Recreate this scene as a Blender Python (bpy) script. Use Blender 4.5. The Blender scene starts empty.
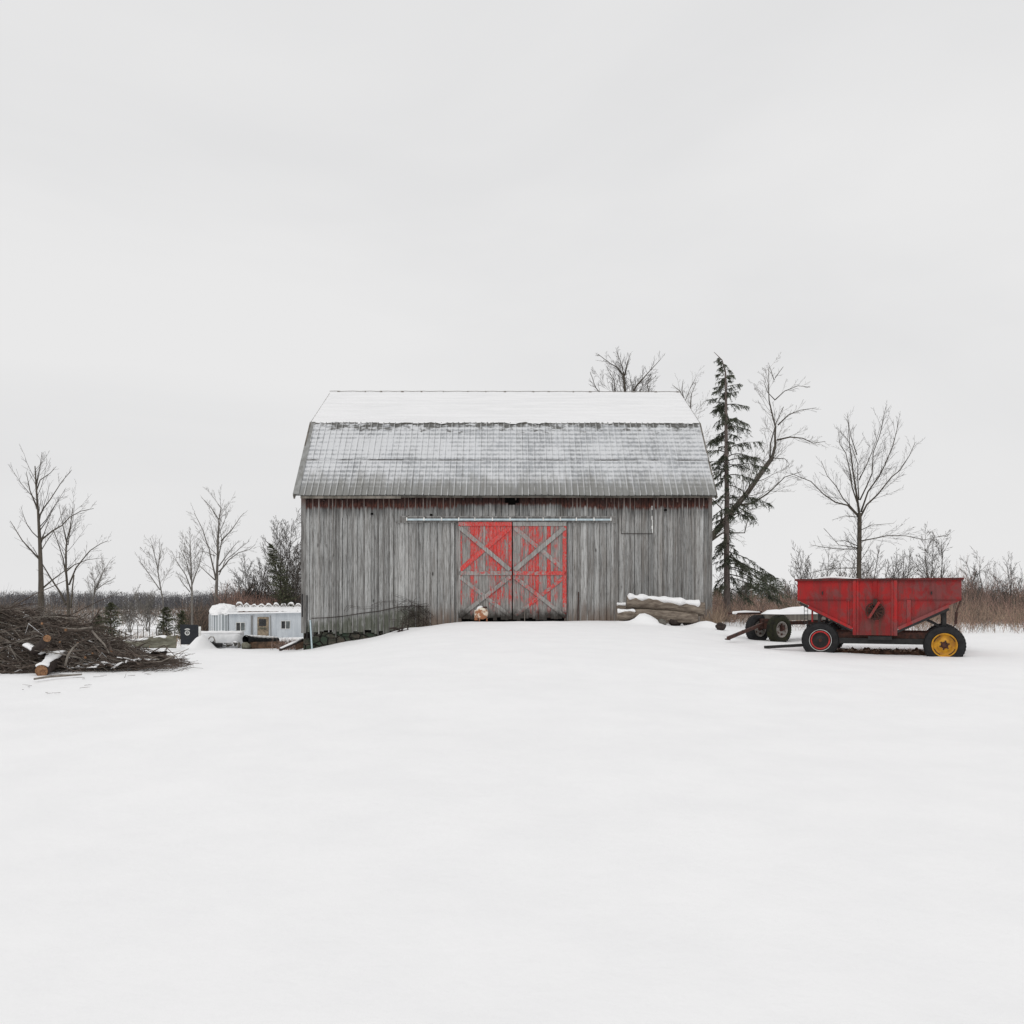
import bpy, math, random
import numpy as np
from mathutils import Vector, Matrix, noise as mnoise
PI = math.pi
F = 944.0; HZ = 600.0; CH = 1.6
sc = bpy.context.scene
col = sc.collection
def at(px, py, Y):
    return Vector(((px-512)*Y/F, Y, CH-(py-HZ)*Y/F))
# ------------------------------------------------------------------ objects
def tag(o, label=None, cat=None, group=None, kind=None):
    if label: o['label'] = label
    if cat: o['category'] = cat
    if group: o['group'] = group
    if kind: o['kind'] = kind
    return o
def empty(name, loc=(0,0,0), rz=0.0, label=None, cat=None, group=None):
    o = bpy.data.objects.new(name, None); col.objects.link(o)
    o.empty_display_size = .2
    o.location = loc; o.rotation_euler = (0,0,rz)
    return tag(o, label, cat, group)
def copy_tree(o, parent=None):
    c = o.copy(); col.objects.link(c)
    c.parent = parent
    for ch in list(o.children): copy_tree(ch, c)
    return c
def basis(d):
    d = d.normalized()
    a = Vector((0,0,1)) if abs(d.z) < .9 else Vector((1,0,0))
    u = d.cross(a).normalized(); v = u.cross(d).normalized()
    return u, v
class MB:
    def __init__(s):
        s.v=[]; s.f=[]; s.m=[]; s.c=[]; s.r=0.5; s.smooth=False; s.mi=0; s.pc=[]
    def add(s, vs, fs, r=None, mi=None):
        b=len(s.v); s.pc.append((b,len(s.f))); s.v.extend([tuple(p) for p in vs]); s.c.extend([s.r if r is None else r]*len(vs))
        for f in fs: s.f.append(tuple(b+i for i in f)); s.m.append(s.mi if mi is None else mi)
    def box(s, lo, hi, r=None, mi=None):
        x0,y0,z0=lo; x1,y1,z1=hi
        s.add([(x0,y0,z0),(x1,y0,z0),(x1,y1,z0),(x0,y1,z0),(x0,y0,z1),(x1,y0,z1),(x1,y1,z1),(x0,y1,z1)],
              [(0,3,2,1),(4,5,6,7),(0,1,5,4),(1,2,6,5),(2,3,7,6),(3,0,4,7)], r, mi)
    def bar(s, a, b, w, h, r=None, mi=None, up=(0,0,1)):
        a=Vector(a); b=Vector(b); d=(b-a).normalized(); up=Vector(up)
        if abs(d.dot(up))>.98: up=Vector((0,1,0))
        u=d.cross(up).normalized()*w/2; v=u.cross(d).normalized()*h/2
        s.add([a-u-v,a+u-v,a+u+v,a-u+v,b-u-v,b+u-v,b+u+v,b-u+v],
              [(0,3,2,1),(4,5,6,7),(0,1,5,4),(1,2,6,5),(2,3,7,6),(3,0,4,7)], r, mi)
    def prism(s, poly, y0, y1, r=None, mi=None):   # poly in x,z ; extruded along y
        n=len(poly)
        s.add([(x,y0,z) for x,z in poly]+[(x,y1,z) for x,z in poly],
              [tuple(range(n)), tuple(range(2*n-1,n-1,-1))]+[(i,n+i,n+(i+1)%n,(i+1)%n) for i in range(n)], r, mi)
    def tube(s, pts, rad, k=6, caps=True, r=None, mi=None, squash=1.0):
        pts=[Vector(p) for p in pts]; n=len(pts); vs=[]
        u,v=basis(pts[1]-pts[0])
        for i,p in enumerate(pts):
            d=(pts[min(i+1,n-1)]-pts[max(i-1,0)])
            if d.length<1e-9: d=Vector((0,0,1))
            d.normalize()
            u=(u-d*u.dot(d))
            if u.length<1e-6: u,_=basis(d)
            u.normalize(); v=d.cross(u)
            R=rad[i] if hasattr(rad,'__len__') else rad
            for j in range(k):
                a=2*PI*j/k
                q=u*math.cos(a)*R+v*math.sin(a)*R
                vs.append((p.x+q.x,p.y+q.y,p.z+q.z*squash))
        fs=[]
        for i in range(n-1):
            for j in range(k):
                a=i*k+j; b=i*k+(j+1)%k
                fs.append((a,b,b+k,a+k))
        if caps:
            fs.append(tuple(range(k-1,-1,-1))); fs.append(tuple(range((n-1)*k,n*k)))
        s.add(vs,fs,r,mi)
    def lathe(s, prof, c=(0,0,0), k=32, r=None, mi=None, axis='y', a0=0, a1=2*PI):
        # prof: list of (along, radius)
        vs=[]; full=abs(a1-a0-2*PI)<1e-6; kk=k if full else k+1
        for (t,R) in prof:
            for j in range(kk):
                a=a0+(a1-a0)*j/k
                if axis=='y': vs.append((c[0]+R*math.cos(a), c[1]+t, c[2]+R*math.sin(a)))
                elif axis=='z': vs.append((c[0]+R*math.cos(a), c[1]+R*math.sin(a), c[2]+t))
                else: vs.append((c[0]+t, c[1]+R*math.cos(a), c[2]+R*math.sin(a)))
        fs=[]
        for i in range(len(prof)-1):
            for j in range(k if full else k):
                j2=(j+1)%kk
                fs.append((i*kk+j,i*kk+j2,(i+1)*kk+j2,(i+1)*kk+j))
        s.add(vs,fs,r,mi)
    def build_each(s, name, mats, parent=None, smooth=None):
        out=[]; pc=s.pc+[(len(s.v),len(s.f))]
        for (v0,f0),(v1,f1) in zip(pc,pc[1:]):
            m=MB(); m.v=s.v[v0:v1]; m.c=s.c[v0:v1]; m.f=[tuple(i-v0 for i in f) for f in s.f[f0:f1]]; m.m=s.m[f0:f1]
            out.append(m.build(name,mats,parent,smooth))
        return out
    def build(s, name, mats, parent=None, smooth=None, rnd=True):
        me=bpy.data.meshes.new(name)
        me.from_pydata(s.v,[],s.f); 
        if not isinstance(mats,(list,tuple)): mats=[mats]
        for m in mats: me.materials.append(m)
        if len(mats)>1: me.polygons.foreach_set('material_index', s.m)
        if smooth if smooth is not None else s.smooth:
            me.polygons.foreach_set('use_smooth',[True]*len(s.f))
        if rnd:
            a=me.attributes.new('rnd','FLOAT','POINT'); a.data.foreach_set('value', s.c)
        me.update()
        o=bpy.data.objects.new(name, me); col.objects.link(o)
        if parent: o.parent=parent
        return o
# ------------------------------------------------------------------ materials
class NT:
    def __init__(s, name, rough=.8, spec=.3):
        s.mat=bpy.data.materials.new(name); s.mat.use_nodes=True
        s.t=s.mat.node_tree; s.b=s.t.nodes['Principled BSDF']
        s.b.inputs['Roughness'].default_value=rough
        s.b.inputs['Specular IOR Level'].default_value=spec
        s._c=None
    def put(s, sock, val):
        if isinstance(val, bpy.types.NodeSocket): s.t.links.new(val, sock)
        elif isinstance(val,(tuple,list)) and len(val)==3 and sock.type=='RGBA': sock.default_value=(*val,1)
        else: sock.default_value=val
    def co(s):
        if not s._c: s._c=s.t.nodes.new('ShaderNodeTexCoord').outputs['Object']
        return s._c
    def map(s, scale, vec=None, loc=(0,0,0)):
        n=s.t.nodes.new('ShaderNodeMapping'); s.put(n.inputs['Vector'], vec or s.co())
        n.inputs['Scale'].default_value=scale; n.inputs['Location'].default_value=loc
        return n.outputs[0]
    def noise(s, vec, scale=1, det=4, rough=.55, dist=0):
        n=s.t.nodes.new('ShaderNodeTexNoise'); s.put(n.inputs['Vector'], vec)
        n.inputs['Scale'].default_value=scale; n.inputs['Detail'].default_value=det
        n.inputs['Roughness'].default_value=rough; n.inputs['Distortion'].default_value=dist
        return n.outputs['Fac']
    def m(s, op, a, b=0.0, clamp=False):
        n=s.t.nodes.new('ShaderNodeMath'); n.operation=op; n.use_clamp=clamp
        s.put(n.inputs[0],a); s.put(n.inputs[1],b); return n.outputs[0]
    def step(s, x, a, b):      # smooth 0..1 between a and b
        n=s.t.nodes.new('ShaderNodeMapRange'); n.interpolation_type='SMOOTHSTEP'
        s.put(n.inputs['Value'],x); s.put(n.inputs['From Min'],a); s.put(n.inputs['From Max'],b)
        return n.outputs[0]
    def lerp(s, x, a, b, lo, hi):
        n=s.t.nodes.new('ShaderNodeMapRange')
        s.put(n.inputs['Value'],x); s.put(n.inputs['From Min'],a); s.put(n.inputs['From Max'],b)
        s.put(n.inputs['To Min'],lo); s.put(n.inputs['To Max'],hi)
        return n.outputs[0]
    def mix(s, f, a, b):
        n=s.t.nodes.new('ShaderNodeMix'); n.data_type='RGBA'
        s.put(n.inputs[0],f); s.put(n.inputs[6],a); s.put(n.inputs[7],b); return n.outputs[2]
    def scale(s, c, f):
        n=s.t.nodes.new('ShaderNodeMix'); n.data_type='RGBA'; n.blend_type='MULTIPLY'; n.inputs[0].default_value=1
        s.put(n.inputs[6],c); 
        cb=s.t.nodes.new('ShaderNodeCombineColor'); 
        for i in range(3): s.put(cb.inputs[i], f)
        s.put(n.inputs[7],cb.outputs[0]); return n.outputs[2]
    def rnd(s, name='rnd'):
        n=s.t.nodes.new('ShaderNodeAttribute'); n.attribute_name=name; return n.outputs['Fac']
    def xyz(s, vec=None):
        n=s.t.nodes.new('ShaderNodeSeparateXYZ'); s.put(n.inputs[0], vec or s.co()); return n.outputs
    def bump(s, h, st=.3, dist=.01):
        n=s.t.nodes.new('ShaderNodeBump'); n.inputs['Strength'].default_value=st; n.inputs['Distance'].default_value=dist
        s.put(n.inputs['Height'],h); s.put(s.b.inputs['Normal'], n.outputs[0])
    def base(s, c): s.put(s.b.inputs['Base Color'], c); return s
    def prop(s, k, v): s.put(s.b.inputs[k], v); return s
def simple(name, a, b=None, sc_=6.0, rough=.8, spec=.3, bump=.2, stretch=(1,1,1), metallic=0):
    n=NT(name, rough, spec)
    b=b or tuple(x*.7 for x in a)
    nz=n.noise(n.map(stretch), sc_, 5, .6)
    n.base(n.scale(n.mix(n.step(nz,.35,.65), a, b), n.lerp(n.rnd(),0,1,.75,1.25)))
    if bump: n.bump(nz, bump, .01)
    n.b.inputs['Metallic'].default_value=metallic
    return n.mat
def mk_snow():
    n=NT('snow', .65, .25)
    f=n.noise(n.co(), 40, 6, .7); g=n.noise(n.co(), 1.3, 5, .6); h=n.noise(n.co(), 9, 4, .6)
    n.base(n.mix(n.step(g,.3,.7), (.915,.915,.92), (.885,.886,.893)))
    n.bump(n.m('ADD', n.m('MULTIPLY',f,.12), n.m('ADD', n.m('MULTIPLY',h,.35), n.m('MULTIPLY',g,1.3))), .32, .05)
    return n.mat
SNOW=mk_snow()
def mk_rsnow():
    n=NT('thin_roof_snow',.7,.2); x,y,z=n.xyz()
    f=n.noise(n.map((.5,1,7)),1,5,.65); g=n.noise(n.map((3,3,3)),1,5,.7)
    w=n.m('SINE',n.m('ADD',n.m('MULTIPLY',z,2*PI/.205),n.m('MULTIPLY',n.noise(n.map((.4,.4,.4)),1,2,.5),2.0)))
    n.base(n.mix(n.step(f,.35,.7),(.85,.85,.858),(.79,.792,.80)))
    n.bump(n.m('ADD',n.m('MULTIPLY',w,.5),n.m('MULTIPLY',g,.35)),.5,.05); return n.mat
RSNOW=mk_rsnow()
def mk_bark(name, a, b, s=14, st=(1,1,.25)):
    n=NT(name,.9,.15)
    f=n.noise(n.map(st), s, 5, .65)
    n.base(n.scale(n.mix(n.step(f,.3,.7), a, b), n.lerp(n.rnd(),0,1,.7,1.3)))
    n.bump(f,.5,.02); return n.mat
BARK=mk_bark('bark_grey',(.115,.10,.082),(.06,.052,.043))
BARK_D=mk_bark('bark_dark',(.065,.05,.044),(.03,.024,.022))
TWIG=mk_bark('twig_grey',(.10,.09,.08),(.06,.052,.046))
TWIG_P=mk_bark('twig_pale_haze',(.20,.185,.165),(.125,.115,.105))  # lighter tone paints distance haze on the far trees
TWIG_R=mk_bark('twig_red',(.45,.28,.225),(.26,.17,.14))
WEED=mk_bark('weed_brown',(.33,.235,.175),(.17,.12,.09))
WEED_T=mk_bark('weed_tan',(.42,.33,.24),(.24,.18,.13))
FARW=mk_bark('far_twig_haze',(.15,.145,.15),(.095,.092,.097),2)  # cool grey with distance haze mixed into the colour
NEEDLE=simple('needles',(.115,.128,.088),(.060,.070,.050),3,.8,.2,0)
NEEDLE_L=simple('needles_olive',(.095,.100,.058),(.048,.052,.032),3,.8,.2,0)
LOGB=mk_bark('log_bark',(.29,.245,.20),(.11,.086,.068),7,(.5,1,2.2))
LOGM=mk_bark('log_moss',(.24,.235,.185),(.10,.095,.07),5,(.6,1,2))
CUT=simple('cut_wood',(.33,.18,.095),(.15,.08,.045),30,.8,.2,.2)
STICK=mk_bark('stick',(.135,.108,.09),(.06,.047,.04),10)
STICK_L=mk_bark('stick_pale',(.27,.245,.215),(.13,.11,.095),10)
STONE=simple('stone',(.16,.15,.13),(.07,.065,.055),5)
EARTH=simple('bare_soil',(.085,.045,.030),(.035,.022,.017),12,.95,.1,.5)
RUST=simple('rusty_iron',(.085,.034,.024),(.035,.02,.017),10,.75,.3,.3)
IRON=simple('black_iron',(.022,.02,.019),(.010,.010,.010),10,.6,.4,.2)
RUBBER=simple('tyre_rubber',(.020,.020,.021),(.010,.010,.011),9,.75,.3,.3)
RUBBER_M=simple('mossy_rubber',(.030,.032,.016),(.014,.014,.012),5,.85,.2,.3)
YEL=simple('yellow_rim_paint',(.66,.33,.015),(.42,.19,.02),8,.5,.4,.2)
REDR=simple('red_rim_paint',(.55,.03,.03),(.30,.025,.02),8,.5,.4,.2)
WHT=simple('white_paint',(.70,.70,.68),(.5,.5,.48),8,.5,.4,.1)
RIMG=simple('grey_rim_paint',(.36,.35,.33),(.18,.15,.13),14,.6,.4,.2)
GALV=simple('galvanised_rail',(.50,.60,.64),(.36,.44,.48),12,.45,.5,.1)
DARK=simple('dark_interior',(.010,.009,.008),(.005,.005,.005),3,1,.0,0)
BLACKP=simple('black_plastic',(.012,.013,.014),(.007,.007,.008),6,.5,.4,.1)
BLACKB=simple('black_board',(.012,.015,.020),(.008,.010,.014),6,.5,.4,.1)
WOODP=simple('plain_plank',(.22,.20,.175),(.11,.10,.085),5,.9,.2,.3,(1,1,.1))
WOODT=simple('tan_wood',(.31,.25,.18),(.17,.14,.105),6,.8,.2,.2)
BRNW=simple('brown_board',(.17,.105,.07),(.07,.048,.035),6,.9,.2,.3)
GLASS=simple('dark_glass',(.030,.034,.036),(.014,.016,.017),2,.12,.6,0)
GLASS_G=simple('grey_glass',(.10,.115,.115),(.045,.052,.052),2,.12,.6,0)

# weathered siding: x across, z up, object origin = barn base (z from BZ)
BZ=-0.4
def wz(py): return CH+(HZ-py)*32.5/F-BZ       # local height on the barn's front wall
def lx(px): return (px-507)*32.5/F
ZT=wz(497)
def mk_siding(front=True):
    n=NT('weathered_siding' if front else 'weathered_gable',.9,.15)
    x,y,z=n.xyz(); r=n.rnd()
    off=n.m('MULTIPLY',r,37.0)
    cb=n.t.nodes.new('ShaderNodeCombineXYZ'); n.put(cb.inputs[0], n.m('ADD',x,off)); n.put(cb.inputs[1],off); n.put(cb.inputs[2],z)
    grain=n.noise(n.map((26,3,1.2),cb.outputs[0]),1,6,.7,.3)
    fine=n.noise(n.map((70,5,3.5),cb.outputs[0]),1,4,.7)
    big=n.noise(n.map((.35,.35,.5)),1,3,.5)
    streak=n.noise(n.map((6,1,.35)),1,4,.7)
    g=n.mix(n.step(grain,.34,.68),(.42,.425,.42),(.185,.182,.176))
    g=n.mix(n.m('MULTIPLY',n.step(fine,.53,.66),.85),g,(.07,.066,.062))
    g=n.mix(n.m('MULTIPLY',n.step(streak,.52,.72),.6),g,(.44,.445,.44))
    g=n.scale(g,n.lerp(r,0,1,.78,1.42)); g=n.scale(g,n.lerp(big,.3,.7,.85,1.12))
    # brown tone, stronger towards the right and at the damp foot
    br=n.m('MULTIPLY',n.step(n.noise(n.map((3.5,1,.25)),1,4,.7),.42,.68),n.lerp(x,-7,7,.08,.42))
    g=n.mix(br,g,(.20,.165,.135))
    # knots
    v=n.t.nodes.new('ShaderNodeTexVoronoi'); n.put(v.inputs['Vector'],n.map((2.2,1,.8),cb.outputs[0])); v.inputs['Scale'].default_value=1
    kn=n.step(v.outputs['Distance'],.085,.03)
    g=n.mix(n.m('MULTIPLY',kn,.85),g,(.03,.027,.025))
    if front:
        # damp brown foot
        gz=n.lerp(x,-3.5,7,wz(622),wz(619))
        h=n.m('SUBTRACT',z,gz)
        foot=n.m('MULTIPLY',n.step(n.m('ADD',h,n.m('MULTIPLY',n.m('SUBTRACT',n.noise(n.map((5,1,1)),1,4,.6),.5),.9)),.75,-.1),.75)
        foot=n.m('MULTIPLY',foot,n.step(x,-4.4,-3.0))
        g=n.mix(foot,g,(.135,.088,.060))
        # mossy patch low on the left
        mt=n.lerp(x,lx(312),lx(415),wz(620),wz(603))
        hm=n.m('ADD',n.m('SUBTRACT',mt,z),n.m('MULTIPLY',n.m('SUBTRACT',n.noise(n.map((4,1,1.5)),1,5,.7),.5),.5))
        moss=n.m('MULTIPLY',n.m('MULTIPLY',n.step(hm,-.05,.30),n.step(x,lx(436),lx(412))),n.step(n.noise(n.map((9,2,2)),1,4,.7),.22,.55))
        g=n.mix(n.m('MULTIPLY',moss,.85),g,(.085,.092,.068))
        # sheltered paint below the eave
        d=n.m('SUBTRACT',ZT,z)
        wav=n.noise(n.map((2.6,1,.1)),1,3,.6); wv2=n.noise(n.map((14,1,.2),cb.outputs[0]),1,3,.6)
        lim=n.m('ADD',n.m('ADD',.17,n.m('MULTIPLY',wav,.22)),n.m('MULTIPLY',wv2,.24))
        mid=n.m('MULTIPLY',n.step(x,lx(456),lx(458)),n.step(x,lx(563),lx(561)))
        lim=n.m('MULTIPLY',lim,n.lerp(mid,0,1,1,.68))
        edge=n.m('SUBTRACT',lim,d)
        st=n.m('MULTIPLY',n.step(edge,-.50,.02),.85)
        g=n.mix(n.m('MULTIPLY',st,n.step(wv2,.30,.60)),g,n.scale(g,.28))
        pc=n.mix(n.step(n.noise(n.map((18,2,5)),1,4,.7),.40,.62),(.045,.017,.013),(.155,.058,.042))
        pc=n.mix(n.m('MULTIPLY',n.step(d,.36,.12),.75),pc,(.030,.014,.012))
        g=n.mix(n.m('MULTIPLY',n.step(edge,-.06,.07),n.lerp(wv2,.35,.6,1.0,.85)),g,pc)
    n.base(g); n.bump(n.m('ADD',grain,fine),.5,.008)
    return n.mat
SIDING=mk_siding(); GABLE=mk_siding(False)
def mk_batten():
    n=NT('batten_wood',.9,.15); r=n.rnd()
    x,y,z=n.xyz()
    f=n.noise(n.map((8,2,1.4)),1,5,.7)
    g=n.mix(n.step(f,.35,.65),(.33,.325,.315),(.15,.142,.135))
    g=n.scale(g,n.lerp(r,0,1,.5,1.3))
    d=n.m('SUBTRACT',ZT,z)
    pk=n.m('MULTIPLY',n.step(d,.42,.10),.55)
    g=n.mix(pk,g,(.20,.11,.085))
    n.base(g); n.bump(f,.4,.006); return n.mat
BATTEN=mk_batten()
def mk_door(frame):
    n=NT('door_frame_paint' if frame else 'door_board_paint',.8,.2); r=n.rnd()
    x,y,z=n.xyz(); off=n.m('MULTIPLY',r,41.0)
    cb=n.t.nodes.new('ShaderNodeCombineXYZ'); n.put(cb.inputs[0], n.m('ADD',x,off)); n.put(cb.inputs[1],off); n.put(cb.inputs[2],z)
    grain=n.noise(n.map((30,3,2),cb.outputs[0]),1,6,.7,.3)
    grey=n.mix(n.step(grain,.35,.65),(.37,.365,.35) if not frame else (.41,.405,.39),(.17,.158,.15) if not frame else (.20,.19,.18))
    fleck=n.noise(n.map((30,3,4.5) if not frame else (9,3,9),cb.outputs[0]),1,6,.75,.2)
    patch=n.noise(n.map((1.7,1,1.1),None,(3.1,0,.4)),1,4,.6)
    # paint survived best at the upper left of the left leaf and on the right side
    ul=n.m('MULTIPLY',n.step(x,lx(515),lx(508)),n.step(z,wz(578),wz(545)))
    ul=n.m('MULTIPLY',ul,n.step(x,lx(462),lx(476)))
    ur=n.m('MULTIPLY',n.step(x,lx(513),lx(535)),n.step(z,wz(560),wz(590)))
    thr=n.m('ADD',n.m('MULTIPLY',fleck,.78),n.m('MULTIPLY',patch,.32))
    thr=n.m('ADD',thr,n.m('MULTIPLY',ul,.085)); thr=n.m('ADD',thr,n.m('MULTIPLY',ur,.03))
    thr=n.m('ADD',thr,n.m('MULTIPLY',n.m('SUBTRACT',r,.5),.20 if not frame else .30))
    thr=n.m('SUBTRACT',thr,n.m('MULTIPLY',n.step(z,wz(560),wz(585)),.028))
    thr=n.m('SUBTRACT',thr,n.m('MULTIPLY',n.step(z,wz(596),wz(612)),.10))
    a=n.m('MULTIPLY',n.step(thr,.578,.600),n.lerp(n.noise(n.map((60,4,14)),1,3,.7),.32,.56,.25,1.0))
    red=n.mix(n.step(n.noise(n.map((12,2,6)),1,4,.7),.3,.7),(.74,.050,.042),(.50,.032,.028))
    g=n.mix(a,grey,red)
    pink=n.m('MULTIPLY',n.step(thr,.50,.555),.38)
    g=n.mix(n.m('MULTIPLY',pink,n.m('SUBTRACT',1.0,a)),g,(.40,.11,.10))
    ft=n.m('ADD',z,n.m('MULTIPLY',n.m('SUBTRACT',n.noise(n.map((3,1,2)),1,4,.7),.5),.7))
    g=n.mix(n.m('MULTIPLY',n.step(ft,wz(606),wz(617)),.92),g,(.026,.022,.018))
    n.base(g); n.bump(n.m('ADD',grain,n.m('MULTIPLY',a,.5)),.4,.006); return n.mat
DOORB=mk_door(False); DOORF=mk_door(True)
def mk_metalroof():
    n=NT('metal_roof',.55,.4); r=n.rnd()
    x,y,z=n.xyz(); zt=wz(0)*0
    zE=5.165-BZ; zK=8.12-BZ
    t=n.lerp(z,zE,zK,0.0,1.0)                    # 0 at the eave, 1 at the break
    str_=n.noise(n.map((9,.15,.2)),1,4,.7); blot=n.noise(n.map((.8,.5,.9)),1,5,.65)
    g=n.mix(n.step(str_,.35,.65),(.38,.395,.415),(.28,.29,.30))
    g=n.scale(g,n.lerp(r,0,1,.86,1.14))
    # frost: rows across the sheets where the laths lie
    rows=n.m('SINE',n.m('MULTIPLY',z,2*PI/.172)); 
    rowm=n.m('ADD',n.m('MULTIPLY',rows,.15),n.noise(n.map((9,1,9)),1,5,.75))
    left=n.step(x,-1.0,-5.5)
    hi=n.m('ADD',n.m('MULTIPLY',blot,.85),n.m('MULTIPLY',n.noise(n.map((.25,1,2.2)),1,3,.6),.45))
    fr=n.m('ADD',n.m('ADD',rowm,hi),n.m('MULTIPLY',left,.07))
    fr=n.m('ADD',fr,n.m('MULTIPLY',n.step(t,.30,.60),.06))
    fr=n.m('SUBTRACT',fr,n.m('MULTIPLY',n.step(t,.22,.02),.40))
    fro=n.m('MULTIPLY',n.step(fr,.93,1.36),.80)
    g=n.mix(fro,g,(.74,.75,.765))
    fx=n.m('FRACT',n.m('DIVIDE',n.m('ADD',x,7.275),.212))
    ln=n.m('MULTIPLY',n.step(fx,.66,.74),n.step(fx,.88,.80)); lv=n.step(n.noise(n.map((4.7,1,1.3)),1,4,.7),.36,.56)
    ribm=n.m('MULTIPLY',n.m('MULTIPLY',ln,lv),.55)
    # dirt streaks running up from the eave and lichen under the break
    ds=n.m('ADD',n.m('MULTIPLY',n.noise(n.map((7,1,.25)),1,5,.75),.55),n.m('MULTIPLY',n.noise(n.map((1.1,1,.3)),1,3,.6),.3))
    dirt=n.m('MULTIPLY',n.step(n.m('SUBTRACT',ds,t),.08,.36),.72)
    g=n.mix(dirt,g,(.19,.185,.165))
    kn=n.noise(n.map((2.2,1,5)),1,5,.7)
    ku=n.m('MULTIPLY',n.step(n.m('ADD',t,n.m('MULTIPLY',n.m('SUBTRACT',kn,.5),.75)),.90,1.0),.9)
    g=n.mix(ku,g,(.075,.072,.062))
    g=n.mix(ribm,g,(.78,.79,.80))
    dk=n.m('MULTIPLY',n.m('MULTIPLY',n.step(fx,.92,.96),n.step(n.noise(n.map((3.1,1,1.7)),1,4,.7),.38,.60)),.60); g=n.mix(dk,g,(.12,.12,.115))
    # lap seam
    se=n.m('ABSOLUTE',n.m('SUBTRACT',t,.47)); 
    sm=n.m('MULTIPLY',n.step(se,.012,.004),n.step(n.noise(n.map((.9,1,1)),1,4,.6),.42,.62))
    g=n.mix(sm,g,(.07,.065,.06))
    n.base(g); n.bump(rowm,.25,.01)
    n.prop('Metallic',.15)
    return n.mat
METALR=mk_metalroof()
def mk_found():
    n=NT('mossy_foundation',.95,.1)
    v=n.t.nodes.new('ShaderNodeTexVoronoi'); v.feature='DISTANCE_TO_EDGE'; n.put(v.inputs['Vector'],n.map((3,3,5))); v.inputs['Scale'].default_value=1
    j=n.step(v.outputs['Distance'],.09,.02); f=n.noise(n.co(),6,5,.7); f2=n.noise(n.co(),2.2,4,.6)
    g=n.mix(n.step(f,.35,.65),(.10,.085,.07),(.035,.04,.032))
    g=n.mix(n.step(f2,.42,.62),g,(.045,.062,.045))
    g=n.mix(j,g,(.015,.013,.012)); n.base(g); n.bump(n.m('SUBTRACT',f,j),.6,.03); return n.mat
FOUND=mk_found()
def mk_wagon():
    n=NT('wagon_red_paint',.65,.18); r=n.rnd(); x,y,z=n.xyz()
    f=n.noise(n.map((3,3,2)),1,6,.7,.4); v=n.noise(n.map((9,4,.9)),1,5,.7); b=n.noise(n.map((1.2,1,1.0)),1,4,.6)
    g=n.mix(n.step(b,.35,.65),(.36,.020,.020),(.20,.020,.021))
    g=n.mix(n.m('MULTIPLY',n.step(n.m('ADD',f,n.lerp(x,0,3.5,-.10,.09)),.45,.62),.8),g,(.165,.060,.058))
    g=n.mix(n.m('MULTIPLY',n.step(v,.47,.66),.75),g,(.13,.040,.036))
    sp=n.noise(n.map((30,30,30)),1,4,.7)
    g=n.mix(n.m('MULTIPLY',n.step(sp,.60,.70),.6),g,(.07,.03,.025))
    # rust streak running down the centre panel below the gate wheel
    cx=n.m('ABSOLUTE',n.m('SUBTRACT',x,1.73)); st=n.m('MULTIPLY',n.m('MULTIPLY',n.step(cx,.26,.05),n.step(z,1.2,.95)),n.step(v,.36,.56))
    g=n.mix(n.m('MULTIPLY',st,.85),g,(.095,.045,.036))
    g=n.scale(g,n.lerp(r,0,1,.7,1.3))
    n.base(g); n.bump(f,.2,.006); return n.mat
WAGR=mk_wagon()
RIMD=simple('dark_red_rim',(.15,.028,.026),(.07,.025,.022),8,.7,.2,.2)
def mk_poly():
    n=NT('greenhouse_plastic',.35,.5); x,y,z=n.xyz(); r=n.rnd()
    g=n.mix(r,(.20,.23,.245),(.66,.69,.71)); n.base(g); return n.mat
POLY=mk_poly()
def mk_shed():
    n=NT('white_corrugated_wall',.5,.4); x,y,z=n.xyz()
    f=n.noise(n.map((3,1,.4)),1,4,.6)
    n.base(n.mix(n.step(f,.35,.7),(.55,.585,.615),(.43,.465,.50)))
    n.bump(n.m('SINE',n.m('MULTIPLY',x,50)),.3,.02); return n.mat
SHEDW=mk_shed()

# ------------------------------------------------------------------ terrain
CP=[]
def cz(px,py,Y): cp(px,Y,CH-(py-HZ)*Y/F)
def cp(px,Y,z): CP.append(((px-512)/F*3.2, math.log(Y)*1.6, z))
for px in (-150,200,512,824,1174): cp(px,3.0,-.02); cp(px,7,.13)
cp(512,12,.36); cp(250,12,.33); cp(800,12,.24); cp(-100,12,.25); cp(1150,12,.2)
cp(40,13.5,.33); cp(110,14.5,.40); cp(180,17,.44); cp(-120,20,.4)
cp(330,18,.44); cp(512,18,.62); cp(680,18,.53); cp(820,18,.36); cp(1000,18,.28)
cp(820,22.2,.372); cp(945,20.9,.362); cp(1100,22,.35)
cp(512,24,.77); cp(400,24,.62); cp(300,24,.22); cz(345,647,28.5); cz(300,652.5,29); cp(180,24,.30); cp(60,22,.36); cp(650,24,.70); cp(760,27,.47); cp(860,27,.44)
for px,py in ((302,651),(320,647.5),(345,642),(370,638),(400,632),(430,626),(458,622),(512,621.5),(566,621),(620,621.5),(670,624),(712,625)): cz(px,py,32.4)
cz(250,650,33); cz(200,649,35); cz(130,650,33); cz(40,648,33)
cz(760,630,34); cz(800,632,32); cz(900,633,31); cz(985,634.5,29); cz(1150,634,30)
cz(730,623,38); cz(850,623,45); cz(1000,623,45)
cp(300,42,-.5); cp(240,50,-.75); cp(120,50,-.7); cp(0,50,-.6); cp(-100,45,-.5)
cp(450,46,0.1); cp(600,46,.3)
for px in (-150,100,300): cp(px,75,-1.35); cp(px,150,-2.1); cp(px,300,-3.2); cp(px,600,-4.6); cp(px,1500,-11)
for px in (512,): cp(px,80,-.5); cp(px,200,-1.4); cp(px,600,-4.6); cp(px,1500,-11)
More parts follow.
